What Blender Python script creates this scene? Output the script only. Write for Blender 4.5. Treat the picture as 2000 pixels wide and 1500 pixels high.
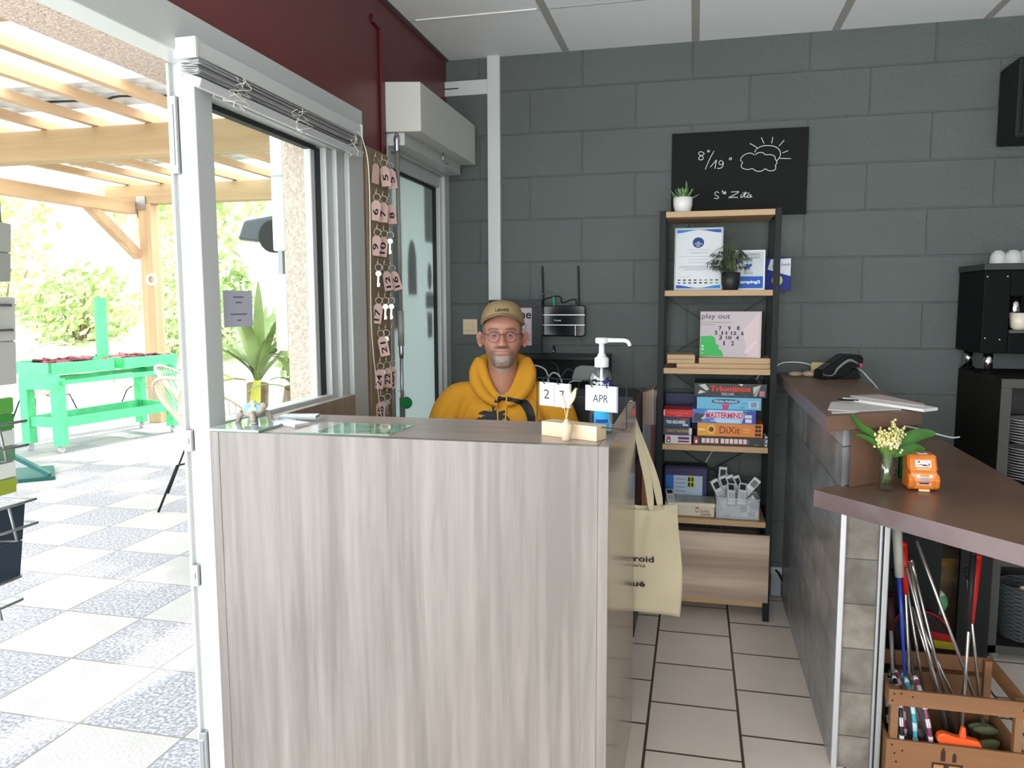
import bpy, bmesh, math, random
from mathutils import Vector, Matrix, Euler
from mathutils.bvhtree import BVHTree
random.seed(7)
S = bpy.context.scene
for o in list(bpy.data.objects): bpy.data.objects.remove(o)
PI = math.pi
# ---------------------------------------------------------------- camera, sky, light
yw, pt, rl = 0.2327, 0.1048, -0.0037
F_ = Vector((-math.sin(yw)*math.cos(pt), math.cos(yw)*math.cos(pt), -math.sin(pt)))
R_ = Vector((math.cos(yw), math.sin(yw), 0)); U_ = R_.cross(F_)
r2 = R_*math.cos(rl)+U_*math.sin(rl); u2 = -R_*math.sin(rl)+U_*math.cos(rl)
cam = bpy.data.cameras.new('camera'); cam.sensor_width = 36; cam.lens = 1507/2000*36
cam.clip_start = 0.05; cam.clip_end = 300
co = bpy.data.objects.new('camera', cam); S.collection.objects.link(co)
co.matrix_world = Matrix(((r2.x,u2.x,-F_.x,0),(r2.y,u2.y,-F_.y,0),(r2.z,u2.z,-F_.z,1.38),(0,0,0,1)))
S.camera = co
S.view_settings.view_transform = 'Standard'; S.view_settings.look = 'None'
S.view_settings.gamma = 1; S.view_settings.use_curve_mapping = False
S.view_settings.exposure = 0.0
w = bpy.data.worlds.new('sky'); S.world = w; w.use_nodes = True
bg = w.node_tree.nodes['Background']; bg.inputs[0].default_value = (0.90, 0.96, 1.0, 1); bg.inputs[1].default_value = 5.2
def light(name, kind, loc, aim, energy, color=(1,1,1), **k):
    l = bpy.data.lights.new(name, kind); l.energy = energy; l.color = color
    for a, b in k.items(): setattr(l, a, b)
    o = bpy.data.objects.new(name, l); S.collection.objects.link(o); o.location = loc
    o.rotation_euler = (Vector(aim)-Vector(loc)).to_track_quat('-Z', 'Y').to_euler()
    return o
light('sun', 'SUN', (3, 18, 18), (-1, 2, 0), 7.0, (1, .95, .86), angle=0.02)
# fill lamp added behind the photographer; daylight lift at the open terrace doors
light('rear_fill_light', 'AREA', (-0.05, -2.95, 1.5), (0.0, 0, 1.35), 84, (.95,.98,1), shape='RECTANGLE', size=2.3, size_y=1.9)
light('terrace_door_daylight', 'AREA', (-1.5, -0.4, 1.1), (0.5, 0.1, 1.1), 62, (.95,.98,1), shape='RECTANGLE', size=3.2, size_y=1.9)
p = light('terrace_portal', 'AREA', (-1.62, 1.2, 1.0), (0, 1.2, 1.0), 1, shape='RECTANGLE', size=2.8, size_y=2.0)
p.data.cycles.is_portal = True
S.cycles.max_bounces = 10; S.cycles.diffuse_bounces = 5; S.cycles.transparent_max_bounces = 12
S.cycles.sample_clamp_indirect = 6
# ---------------------------------------------------------------- materials
def mat(name, col, rough=.5, metal=0, var=None, bump=None, trans=0, alpha=1, coat=0, emit=None, col2=None, stretch=(1,1,1), coords='Object', ior=1.45, thr=None, spec=.5):
    m = bpy.data.materials.new(name); m.use_nodes = True; N = m.node_tree.nodes; L = m.node_tree.links
    b = N['Principled BSDF']; b.inputs['Base Color'].default_value = (*col, 1); b.inputs['Roughness'].default_value = rough
    b.inputs['Metallic'].default_value = metal; b.inputs['Transmission Weight'].default_value = trans
    b.inputs['Alpha'].default_value = alpha; b.inputs['Coat Weight'].default_value = coat; b.inputs['IOR'].default_value = ior
    b.inputs['Specular IOR Level'].default_value = spec
    if emit: b.inputs['Emission Color'].default_value = (*emit[0], 1); b.inputs['Emission Strength'].default_value = emit[1]
    if var or bump:
        tc = N.new('ShaderNodeTexCoord'); mp = N.new('ShaderNodeMapping'); mp.inputs['Scale'].default_value = stretch
        L.new(tc.outputs[coords], mp.inputs[0])
    if var:      # var = (scale, amount, detail)
        n = N.new('ShaderNodeTexNoise'); n.inputs['Scale'].default_value = var[0]; n.inputs['Detail'].default_value = var[2] if len(var) > 2 else 4
        L.new(mp.outputs[0], n.inputs[0])
        r = N.new('ShaderNodeValToRGB'); c2 = col2 or tuple(c*(1-var[1]) for c in col)
        r.color_ramp.elements[0].color = (*c2, 1); r.color_ramp.elements[1].color = (*col, 1)
        a, c = thr or (.35, .65); r.color_ramp.elements[0].position = a; r.color_ramp.elements[1].position = c
        L.new(n.outputs[0], r.inputs[0]); L.new(r.outputs[0], b.inputs['Base Color'])
    if bump:     # (scale, strength, distance)
        n = N.new('ShaderNodeTexNoise'); n.inputs['Scale'].default_value = bump[0]; n.inputs['Detail'].default_value = 6
        L.new(mp.outputs[0], n.inputs[0]); q = N.new('ShaderNodeBump'); q.inputs['Strength'].default_value = bump[1]
        q.inputs['Distance'].default_value = bump[2] if len(bump) > 2 else .01
        L.new(n.outputs[0], q.inputs['Height']); L.new(q.outputs[0], b.inputs['Normal'])
    return m
_mc = {}
def C(r, g, b, rough=.55, **k):   # plain colour given as sRGB bytes
    k.setdefault('spec', .3)
    key = (r, g, b, rough, tuple(sorted(k.items())))
    if key not in _mc:
        f = lambda v: ((v/255+.055)/1.055)**2.4 if v > 10 else v/255/12.92
        _mc[key] = mat('paint_%d_%d_%d' % (r, g, b), (f(r), f(g), f(b)), rough, **k)
    return _mc[key]
def sr(r, g, b):
    f = lambda v: ((v/255+.055)/1.055)**2.4 if v > 10 else v/255/12.92
    return (f(r), f(g), f(b))
def brick_mat(name, c1, c2, mortar, bw, rh, ms, off, vec, rough, bumpd, offset=.5, noise=None, smooth=.1, mix=None, coarse=None, freq=2):
    """brick/tile pattern; vec = (axisU, axisV) letters, off = (u, v) shift"""
    m = bpy.data.materials.new(name); m.use_nodes = True; N = m.node_tree.nodes; L = m.node_tree.links; b = N['Principled BSDF']
    g = N.new('ShaderNodeNewGeometry'); sp = N.new('ShaderNodeSeparateXYZ'); cb = N.new('ShaderNodeCombineXYZ'); L.new(g.outputs['Position'], sp.inputs[0])
    for i, a in enumerate(vec):
        ad = N.new('ShaderNodeMath'); ad.operation = 'ADD'; ad.inputs[1].default_value = off[i]
        L.new(sp.outputs[a], ad.inputs[0]); L.new(ad.outputs[0], cb.inputs[i])
    t = N.new('ShaderNodeTexBrick'); L.new(cb.outputs[0], t.inputs[0])
    for k, v in (('Scale', 1), ('Brick Width', bw), ('Row Height', rh), ('Mortar Size', ms), ('Mortar Smooth', smooth), ('Bias', 0)): t.inputs[k].default_value = v
    t.inputs['Color1'].default_value = (*c1, 1); t.inputs['Color2'].default_value = (*c2, 1); t.inputs['Mortar'].default_value = (*mortar, 1)
    t.offset = offset; t.offset_frequency = freq; t.squash = 1
    b.inputs['Roughness'].default_value = rough
    n = N.new('ShaderNodeTexNoise'); n.inputs['Scale'].default_value = (noise or (6, 0))[0]; n.inputs['Detail'].default_value = 8
    L.new(g.outputs['Position'], n.inputs[0])
    mx = N.new('ShaderNodeMix'); mx.data_type = 'RGBA'; mx.blend_type = 'MULTIPLY'; mx.inputs[0].default_value = (noise or (0, 0))[1]
    cr = N.new('ShaderNodeValToRGB'); cr.color_ramp.elements[0].position = .3; cr.color_ramp.elements[1].position = .7
    cr.color_ramp.elements[0].color = (*(mix or (.55, .55, .55)), 1); cr.color_ramp.elements[1].color = (1, 1, 1, 1)
    L.new(n.outputs[0], cr.inputs[0]); L.new(t.outputs[0], mx.inputs[6]); L.new(cr.outputs[0], mx.inputs[7]); L.new(mx.outputs[2], b.inputs['Base Color'])
    inv = N.new('ShaderNodeMath'); inv.operation = 'MULTIPLY_ADD'; inv.inputs[1].default_value = -1; inv.inputs[2].default_value = 1; L.new(t.outputs[1], inv.inputs[0])
    q = N.new('ShaderNodeBump'); q.inputs['Distance'].default_value = bumpd; q.inputs['Strength'].default_value = 1
    L.new(inv.outputs[0], q.inputs['Height']); last = q
    if coarse:
        n2 = N.new('ShaderNodeTexNoise'); n2.inputs['Scale'].default_value = coarse[0]; n2.inputs['Detail'].default_value = 10; n2.inputs['Roughness'].default_value = .7
        L.new(g.outputs['Position'], n2.inputs[0]); q2 = N.new('ShaderNodeBump'); q2.inputs['Distance'].default_value = coarse[1]; q2.inputs['Strength'].default_value = coarse[2]
        L.new(n2.outputs[0], q2.inputs['Height']); L.new(q.outputs[0], q2.inputs['Normal']); last = q2
    L.new(last.outputs[0], b.inputs['Normal'])
    return m
# ---------------------------------------------------------------- mesh helpers
class B:
    def __init__(s): s.b = bmesh.new(); s.mi = 0
    def _q(s, vs, sm=False):
        try: f = s.b.faces.new(vs); f.material_index = s.mi; f.smooth = sm
        except ValueError: f = None
        return f
    def box(s, x0, x1, y0, y1, z0, z1, rz=0, piv=None):
        v = [s.b.verts.new((x, y, z)) for x in (x0, x1) for y in (y0, y1) for z in (z0, z1)]
        for a in ((0,1,3,2),(4,6,7,5),(0,4,5,1),(2,3,7,6),(0,2,6,4),(1,5,7,3)): s._q([v[i] for i in a])
        if rz:
            pv = Vector(piv or ((x0+x1)/2, (y0+y1)/2, 0)); bmesh.ops.rotate(s.b, verts=v, cent=pv, matrix=Matrix.Rotation(rz, 3, 'Z'))
        return s
    def obox(s, c, half, rot):      # oriented box, rot = Matrix 3x3 or Euler tuple
        Mx = rot if isinstance(rot, Matrix) else Euler(rot).to_matrix()
        v = [s.b.verts.new(Vector(c)+Mx@Vector((x*half[0], y*half[1], z*half[2]))) for x in (-1, 1) for y in (-1, 1) for z in (-1, 1)]
        for a in ((0,1,3,2),(4,6,7,5),(0,4,5,1),(2,3,7,6),(0,2,6,4),(1,5,7,3)): s._q([v[i] for i in a])
        return s
    def beam(s, p0, p1, wd, ht):
        p0, p1 = Vector(p0), Vector(p1); d = p1-p0; return s.obox((p0+p1)/2, (wd/2, ht/2, d.length/2), d.to_track_quat('Z', 'Y').to_matrix())
    def ring(s, c, ax, r, n, ry=None, ph=0):
        q = ax.to_track_quat('Z', 'Y').to_matrix()
        return [s.b.verts.new(Vector(c)+q@Vector((r*math.cos(ph+2*PI*i/n), (ry or r)*math.sin(ph+2*PI*i/n), 0))) for i in range(n)]
    def skin(s, rings, cap=True, closed=False, sm=True):
        n = len(rings[0]); m = len(rings)
        for j in range(m if closed else m-1):
            a, b = rings[j], rings[(j+1) % m]
            for i in range(n): s._q([a[i], a[(i+1) % n], b[(i+1) % n], b[i]], sm)
        if cap and not closed: s._q(rings[0][::-1]); s._q(rings[-1])
        return s
    def cyl(s, p0, p1, r0, r1=None, n=16):
        p0, p1 = Vector(p0), Vector(p1); ax = p1-p0
        return s.skin([s.ring(p0, ax, r0, n), s.ring(p1, ax, r0 if r1 is None else r1, n)])
    def tube(s, pts, r, n=8, closed=False, smooth=0):
        pts = [Vector(p) for p in pts]
        if smooth:
            out = []; m = len(pts)
            for i in range(m if closed else m-1):
                g = lambda k: pts[k % m] if closed else pts[max(0, min(m-1, k))]
                a, b, c, d = g(i-1), g(i), g(i+1), g(i+2)
                for k in range(smooth):
                    t = k/smooth; out.append(.5*((2*b)+(-a+c)*t+(2*a-5*b+4*c-d)*t*t+(-a+3*b-3*c+d)*t**3))
            if not closed: out.append(pts[-1])
            if not isinstance(r, (int, float)):
                rr = []; m = len(r)
                for i in range(m if closed else m-1):
                    for k in range(smooth): rr.append(r[i]+(r[(i+1) % m]-r[i])*k/smooth)
                if not closed: rr.append(r[-1])
                r = rr
            pts = out
        rs = r if not isinstance(r, (int, float)) else [r]*len(pts); rings = []; m = len(pts)
        up = None
        for i, p in enumerate(pts):
            t = (pts[(i+1) % m]-pts[i-1]) if closed else (pts[min(i+1, m-1)]-pts[max(i-1, 0)])
            if t.length < 1e-9: t = Vector((0, 0, 1))
            t.normalize()
            if up is None: up = t.orthogonal()
            up = (up-t*up.dot(t)); up = up.normalized() if up.length > 1e-6 else t.orthogonal().normalized(); q = t.cross(up)
            rings.append([s.b.verts.new(p+rs[i]*(up*math.cos(2*PI*k/n)+q*math.sin(2*PI*k/n))) for k in range(n)])
        return s.skin(rings, closed=closed)
    def lathe(s, prof, c=(0, 0, 0), n=24, cap=True, sx=1, sy=1):
        c = Vector(c)
        return s.skin([[s.b.verts.new(c+Vector((max(r, 1e-4)*sx*math.cos(2*PI*i/n), max(r, 1e-4)*sy*math.sin(2*PI*i/n), z))) for i in range(n)] for r, z in prof], cap=cap)
    def ball(s, c, rx, ry=None, rz=None, n=12, rot=None):
        ry = ry or rx; rz = rz or rx; c = Vector(c); Mx = Euler(rot).to_matrix() if rot else Matrix.Identity(3)
        return s.skin([[s.b.verts.new(c+Mx@Vector((rx*math.sin(max(a, .02))*math.cos(2*PI*i/n), ry*math.sin(max(a, .02))*math.sin(2*PI*i/n), -rz*math.cos(a)))) for i in range(n)] for a in [min(PI*j/(n//2+1), PI-.02) for j in range(n//2+2)]])
    def prism(s, poly, z0, z1, axis='Z', sm=False):
        f = {'Z': lambda u, v, w: (u, v, w), 'Y': lambda u, v, w: (u, w, v), 'X': lambda u, v, w: (w, u, v)}[axis]
        a = [s.b.verts.new(f(u, v, z0)) for u, v in poly]; b = [s.b.verts.new(f(u, v, z1)) for u, v in poly]; n = len(poly)
        s._q(a); s._q(b[::-1])
        for i in range(n): s._q([a[i], b[i], b[(i+1) % n], a[(i+1) % n]], sm)
        return s
    def poly(s, pts, sm=False): s._q([s.b.verts.new(p) for p in pts], sm); return s
    def grid(s, fn, nu, nv, sm=True, closed=False):
        g = [[s.b.verts.new(fn(i/nu, j/nv)) for j in range(nv+1)] for i in range(nu if closed else nu+1)]
        for i in range(nu):
            for j in range(nv):
                k = (i+1) % nu if closed else i+1
                s._q([g[i][j], g[k][j], g[k][j+1], g[i][j+1]], sm)
        return s
    def m(s, i): s.mi = i; return s
    def obj(s, name, mats, parent=None, bev=0, seg=2, world=None, solid=0, fixn=True):
        if fixn: bmesh.ops.recalc_face_normals(s.b, faces=s.b.faces[:])
        me = bpy.data.meshes.new(name); s.b.to_mesh(me); s.b.free()
        for x in (mats if isinstance(mats, (list, tuple)) else [mats]): me.materials.append(x)
        return link(name, me, parent, bev, seg, solid)
def link(name, me, parent=None, bev=0, seg=2, solid=0):
    o = bpy.data.objects.new(name, me); S.collection.objects.link(o)
    if parent:
        o.parent = parent
        if parent.parent is None: o.matrix_parent_inverse = Matrix.Translation(-parent.location)
    if solid: md = o.modifiers.new('t', 'SOLIDIFY'); md.thickness = solid; md.offset = 0
    if bev: md = o.modifiers.new('b', 'BEVEL'); md.width = bev; md.segments = seg; md.limit_method = 'ANGLE'
    return o
def tag(o, label, cat, group=None, kind=None):
    o['label'] = label; o['category'] = cat
    if group: o['group'] = group
    if kind: o['kind'] = kind
    return o
def thing(name, label, cat, loc=(0, 0, 0), group=None):
    o = bpy.data.objects.new(name, None); S.collection.objects.link(o); o.location = loc; o.empty_display_size = .05
    bpy.context.view_layer.update() if False else None
    return tag(o, label, cat, group)
def struct(name, bb, m, parent=None, **k):
    o = bb.obj(name, m, parent, **k)
    if not parent: o['kind'] = 'structure'
    return o
def sgroup(name):
    o = bpy.data.objects.new(name, None); S.collection.objects.link(o); o['kind'] = 'structure'; return o
def copy_tree(o, loc=None, rz=None, label=None, parent=None):
    c = o.copy(); S.collection.objects.link(c)
    if parent: c.parent = parent
    for ch in list(o.children): copy_tree(ch, parent=c)
    if loc is not None: c.location = loc
    if rz is not None: c.rotation_euler = (0, 0, rz)
    if label: c['label'] = label
    return c
def plane_m(o, u, v):      # matrix whose local x,y run along u,v at origin o
    u = Vector(u).normalized(); v = Vector(v).normalized(); n = u.cross(v)
    return Matrix(((u.x, v.x, n.x, o[0]), (u.y, v.y, n.y, o[1]), (u.z, v.z, n.z, o[2]), (0, 0, 0, 1)))
def text_bm(s, Mx, w, h, bold=0, slant=0, spacing=1, bb=None):
    cu = bpy.data.curves.new('t', 'FONT'); cu.body = s; cu.align_x = 'LEFT'; cu.shear = slant; cu.offset = bold; cu.space_character = spacing; cu.resolution_u = 3
    o = bpy.data.objects.new('t', cu); me = o.to_mesh()
    bb = bb or B(); t = bmesh.new(); t.from_mesh(me); o.to_mesh_clear(); bpy.data.objects.remove(o); bpy.data.curves.remove(cu)
    xs = [v.co.x for v in t.verts]; ys = [v.co.y for v in t.verts]
    x0, x1, y0, y1 = min(xs), max(xs), min(ys), max(ys)
    sx = w/(x1-x0) if w else h/(y1-y0); sy = h/(y1-y0) if h else sx
    mp = {}
    for v in t.verts: mp[v.index] = bb.b.verts.new(Mx@Vector(((v.co.x-(x0+x1)/2)*sx, (v.co.y-(y0+y1)/2)*sy, 0)))
    for f in t.faces: bb._q([mp[v.index] for v in f.verts])
    t.free(); return bb
def text(s, o, u, v, w, h, m, parent, name='lettering', **k):
    return text_bm(s, plane_m(o, u, v), w, h, **k).obj(name, m, parent, fixn=False)
def strokes(bb, lines, fn, wd, n=3):      # flat-ish pen strokes; fn maps 2D to 3D
    for ln in lines: bb.tube([fn(*q) for q in ln], wd, n=4, smooth=n)
    return bb
# ================================================================ room shell
M_block = brick_mat('painted_block', (.110,.126,.119), (.103,.118,.112), (.097,.111,.105), .5, .202, .006, (.285, .04), ('X', 'Z'), .45, .0028, noise=(2.2, .5), mix=(.76,.80,.80), smooth=.7, coarse=(30, .014, .8))
M_block_side = brick_mat('painted_block_side', (.094,.115,.113), (.080,.100,.099), (.06,.075,.075), .5, .202, .006, (.285, .04), ('Y', 'Z'), .55, .006, coarse=(38, .012, .55))
M_floor = brick_mat('floor_tile', (.78,.69,.61), (.73,.64,.57), (.085,.06,.042), .3, .294, .0045, (-.045, .126), ('Y', 'X'), .32, .002, noise=(4.5, .55), mix=(.80,.77,.74), smooth=.0)
M_red = mat('red_wall_paint', (.150,.028,.030), .38, var=(1.2, .18), bump=(220, .12, .002))
M_redgloss = mat('red_touch_up_paint', (.085,.004,.006), .3)
M_white = mat('white_pvc', (.56,.58,.57), .32)
M_whited = mat('white_door_frame', (.52,.54,.53), .3, bump=(300, .04, .001))
M_ceil = mat('ceiling_tile', (.86,.90,.92), .9, bump=(160, .25, .002))
M_tbar = mat('ceiling_grid', (.42,.42,.40), .5)
M_black = mat('black_metal', (.012,.014,.014), .5, spec=.18)
M_gasket = C(40,42,44)
M_chrome = mat('chrome', (.75,.75,.75), .18, 1)
M_steel = mat('brushed_steel', (.42,.43,.45), .38, .9)
M_rough = mat('roughcast_render', (.62,.50,.42), .9, var=(60, .25), bump=(110, .9, .012))
M_glass = mat('clear_glass', (1,1,1), .0, trans=1, ior=1.45)
def thin_glass(name, tint, refl, ro=.01):
    m = bpy.data.materials.new(name); m.use_nodes = True; N = m.node_tree.nodes; L = m.node_tree.links; N.remove(N['Principled BSDF'])
    t = N.new('ShaderNodeBsdfTransparent'); t.inputs[0].default_value = (*tint, 1); g = N.new('ShaderNodeBsdfGlossy'); g.inputs['Roughness'].default_value = ro
    x = N.new('ShaderNodeMixShader'); f = N.new('ShaderNodeValue'); f.outputs[0].default_value = refl
    L.new(f.outputs[0], x.inputs[0]); L.new(t.outputs[0], x.inputs[1]); L.new(g.outputs[0], x.inputs[2]); L.new(x.outputs[0], N['Material Output'].inputs[0]); return m
M_pane = thin_glass('window_glass', (.93,.96,.95), .035)
XW, YB, ZC = -1.20, 3.70, 2.545
struct('floor', B().box(-1.22, 4.2, -3, 3.7, -.08, 0), M_floor)
struct('wall_back', B().box(-1.5, 4.2, 3.7, 3.9, 0, 2.75), M_block)
struct('wall_right', B().box(4.2, 4.4, -3.2, 3.9, -.08, 2.75), M_block_side)
wr = B(); wr.box(-1.48, -1.2, -3.2, -3, -.08, 2.75); wr.box(2.7, 4.2, -3.2, -3, -.08, 2.75); wr.box(-1.2, 2.7, -3.2, -3, -.08, .5); wr.box(-1.2, 2.7, -3.2, -3, 2.45, 2.75)
struct('wall_rear', wr, mat('cream_wall', (.62,.60,.56), .8))
# left wall: red inside skin, roughcast outside
b = B(); b.box(-1.215, XW, -3, 3.7, 2.02, 2.75); b.box(-1.215, XW, 2.6, 2.96, 0, 2.02); b.box(-1.215, XW, -3, -2.4, 0, 2.02)
struct('wall_left', b, M_red)
b = B(); b.box(-1.48, -1.216, -3.2, 3.9, 2.0, 2.9); b.box(-1.48, -1.216, 2.62, 2.95, -.05, 2.0); b.box(-1.48, -1.216, -3.2, -2.4, -.05, 2.0); b.box(-1.48, -1.216, 3.72, 3.9, -.05, 2.0)
struct('wall_outside', b, M_rough)
b = B(); b.tube([(-1.198,2.80,2.445),(-1.198,2.885,2.43),(-1.198,2.895,2.36),(-1.198,2.89,2.24)], .011, n=8)
o = struct('trim_1', B().box(-1.2, -1.188, 2.865, 2.905, 1.96, 2.425), M_redgloss, bev=.003)
struct('trim_2', B().obox((-1.195, 2.845, 2.434), (.006, .045, .015), (-.12, 0, 0)), M_redgloss, bev=.003)
# ceiling
ce = sgroup('ceiling')
struct('tile_panel', B().box(-1.5, 4.3, -3.2, 3.9, ZC, ZC+.03), M_ceil, ce)
g = B()
for x in [-.612+.588*k for k in range(0, 8)]: g.box(x-.016, x+.016, -3, 3.7, ZC-.002, ZC+.002)
for k in range(0, 11):
    y = 3.16-.6*k; g.box(-1.2, 4.2, y-.004, y+.004, ZC-.0012, ZC+.002)
g.obj('grid_bar', M_tbar, ce)
wl = B(); wl.box(-1.2, -1.182, -3, 3.7, ZC-.004, ZC+.002); wl.obj('edge_bar', mat('dark_edge', (.12,.1,.1), .6), ce)
# white tile edge chips seen beside the grid
e_ = B(); e_.box(-1.15, -.64, 3.148, 3.156, ZC-.004, ZC); e_.obj('tile_edge', mat('tile_edge_white', (.8,.8,.78), .7), ce)
# cable trunking
cab = thing('cable_trunking', 'white vertical cable trunking running from ceiling down the grey block wall', 'trunking', (-.955, 3.69, 1.3))
B().box(-.987, -.925, 3.672, 3.70, 1.33, 2.545).obj('vertical_duct', M_white, cab, bev=.002)
B().box(-1.2, -.987, 3.675, 3.70, 2.372, 2.44).obj('horizontal_duct', M_white, cab, bev=.002)
B().box(-1.2, -1.13, 3.674, 3.6755, 2.403, 2.409).obj('crack', C(60,50,48), cab)
# ---------------------------------------------------------------- sliding door and fixed window in left wall
wf = sgroup('window_1')
fr = B(); fr.box(-1.26, -1.185, -2.4, 2.672, 1.965, 2.07); fr.box(-1.26, -1.185, 2.548, 2.672, 0, 1.965); fr.box(-1.275, -1.195, 1.79, 2.548, 1.90, 1.965)
fr.box(-1.26, -1.2, 2.482, 2.535, 0, 1.93); fr.box(-1.26, -1.215, 2.435, 2.482, 0, 1.90); fr.box(-1.265, -1.24, 2.375, 2.405, 1.06, 1.895)
fr.box(-1.27, -1.215, 1.785, 2.44, .99, 1.068); fr.box(-1.27, -1.215, 1.785, 2.44, 0, .08); fr.box(-1.28, -1.2, -2.4, 1.7, -.03, .012)
fr.obj('window_frame', M_whited, wf, bev=.004)
B().box(-1.252, -1.232, 1.785, 2.375, .075, .995).obj('lower_panel', M_white, wf)
gk = B(); gk.box(-1.258, -1.235, 2.535, 2.548, 0, 1.965); gk.box(-1.262, -1.236, 2.405, 2.434, 1.06, 1.895); gk.box(-1.262, -1.236, 1.785, 2.405, 1.885, 1.901)
gk.obj('seal', M_gasket, wf)
B().box(-1.257, -1.253, 1.785, 2.376, 1.066, 1.887).obj('pane', M_pane, wf)
ml = B(); ml.prism([(-1.243,1.711),(-1.212,1.711),(-1.2,1.716),(-1.2,1.787),(-1.27,1.787),(-1.27,1.72),(-1.243,1.72)], 0, 1.966); ml.box(-1.270, -1.262, 1.705, 1.722, 0, 1.965)
ml.obj('mullion', M_whited, wf, bev=.0025)
for z0, z1 in ((1.70,1.885),(1.005,1.06),(.648,.705),(.10,.245)):
    p_ = B(); p_.box(-1.264, -1.244, 1.700, 1.719, z0, z1); p_.box(-1.262, -1.25, 1.697, 1.703, z0+.02, z1-.02); p_.obj('latch_plate', M_steel, wf, bev=.001)
# blind
bl = thing('venetian_blind', 'white venetian blind drawn up in a bunched stack over the fixed window', 'blind', (-1.17, 2.09, 1.88))
B().box(-1.19, -1.135, 1.634, 2.55, 1.952, 1.99).obj('head_rail', M_white, bl, bev=.003)
M_cap = mat('cap_plastic', (.68,.68,.64), .4)
B().box(-1.192, -1.132, 1.630, 1.642, 1.948, 1.994).obj('end_cap', M_cap, bl, bev=.002)
B().box(-1.192, -1.132, 2.545, 2.556, 1.948, 1.994).obj('end_cap', M_cap, bl, bev=.002)
sl = B(); rr = random.Random(3)
for k in range(15):
    z = 1.912+.0024*k; j = rr.uniform(-.003, .003)
    sl.obox((-1.158+j, 2.09+j, z), (.025, .45+rr.uniform(-.004, .004), .0006), (rr.uniform(-.01, .01), rr.uniform(-.12, .12), 0))
sl.obj('slat', mat('blind_slat', (.42,.43,.43), .35), bl)
B().obox((-1.15, 2.09, 1.899), (.024, .455, .011), (0, .35, 0)).obj('bottom_rail', mat('blind_rail', (.52,.53,.55), .3), bl, bev=.004)
rr = random.Random(5)
for yc in (1.79, 2.10, 2.46):
    cd = B()
    for q in range(4):
        pts = [(-1.125+rr.uniform(-.012, .012), yc+rr.uniform(-.03, .03)*(1+q*.3), 1.94-.014*k+rr.uniform(-.01, .01)) for k in range(6)]
        cd.tube(pts, .0011, n=4, smooth=4)
    cd.obj('ladder_cord', C(225,222,210), bl)
B().tube([(-1.128,2.50,1.96),(-1.12,2.53,1.93),(-1.115,2.56,1.80),(-1.15,2.63,1.3),(-1.16,2.70,1.05),(-1.165,2.75,.9)], .0016, n=6, smooth=6).obj('pull_cord', C(230,228,215), bl)
# notice taped on the glass
nt = thing('paper_notice', 'small white printed notice taped on the fixed window glass', 'notice', (-1.25, 1.95, 1.31))
B().box(-1.2505, -1.2498, 1.872, 2.014, 1.316, 1.417).obj('sheet', mat('paper_back', (.55,.55,.66), .8), nt)
for z, a in ((1.40,.05),(1.385,.03),(1.352,.08),(1.335,.02)): B().box(-1.2497, -1.2494, 1.945-a/2, 1.945+a/2, z-.003, z+.001).obj('printed_line', C(120,120,140), nt)
# ---------------------------------------------------------------- frosted back door with shutter box
df = sgroup('door_1')
d = B(); d.box(-1.26, -1.19, 2.915, 2.955, 0, 2.03); d.box(-1.26, -1.19, 3.625, 3.70, 0, 2.03); d.box(-1.26, -1.19, 2.955, 3.625, 1.985, 2.03); d.box(-1.255, -1.205, 2.955, 2.985, 0, 1.985)
d.box(-1.255, -1.205, 3.595, 3.625, 0, 1.985); d.box(-1.255, -1.205, 2.985, 3.595, 1.93, 1.985); d.box(-1.255, -1.205, 2.985, 3.595, 0, .12)
d.obj('door_frame', M_whited, df, bev=.004)
s_ = B(); s_.box(-1.245, -1.228, 2.985, 3.0, .12, 1.93); s_.box(-1.245, -1.224, 3.585, 3.596, .12, 1.93); s_.box(-1.245, -1.224, 2.985, 3.596, 1.92, 1.932); s_.obj('seal', M_gasket, df)
M_frost = bpy.data.materials.new('frosted_glass'); M_frost.use_nodes = True; N = M_frost.node_tree.nodes; L = M_frost.node_tree.links; N.remove(N['Principled BSDF'])
a_ = N.new('ShaderNodeBsdfTranslucent'); a_.inputs[0].default_value = (.60,.66,.66,1); c_ = N.new('ShaderNodeBsdfDiffuse'); c_.inputs[0].default_value = (.72,.80,.80,1); x_ = N.new('ShaderNodeMixShader'); x_.inputs[0].default_value = .35
L.new(a_.outputs[0], x_.inputs[1]); L.new(c_.outputs[0], x_.inputs[2]); L.new(x_.outputs[0], N['Material Output'].inputs[0])
B().box(-1.2412, -1.2408, 2.99, 3.592, .12, 1.925).obj('frosted_pane', M_frost, df)
def sticker(fn, col, label=None):
    o = fn.obj('sticker', col, df)
    return o
sticker(B().box(-1.2560,-1.2550,2.99,3.17,1.27,1.72), C(95,115,95))
sticker(B().box(-1.2560,-1.2550,3.47,3.585,1.80,1.93), C(40,125,60)); sticker(B().box(-1.2560,-1.2550,3.47,3.585,1.73,1.80), C(150,60,50)); sticker(B().box(-1.2560,-1.2550,3.47,3.585,1.67,1.73), C(30,125,70))
sticker(B().lathe([(0,0),(.055,0)],(0,0,0),n=24), C(30,85,110)).matrix_local = Matrix.Translation((-1.2555,3.30,1.55)) @ Matrix.Rotation(PI/2,4,'Y') @ Matrix.Diagonal((2.1,1,1,1))
sticker(B().box(-1.2548,-1.2545,3.245,3.355,1.42,1.53), C(165,55,50))
sticker(B().lathe([(0,0),(.032,0)],(0,0,0),n=24), C(25,75,95)).matrix_local = Matrix.Translation((-1.2555,3.53,1.51)) @ Matrix.Rotation(PI/2,4,'Y') @ Matrix.Diagonal((2,1,1,1))
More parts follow.
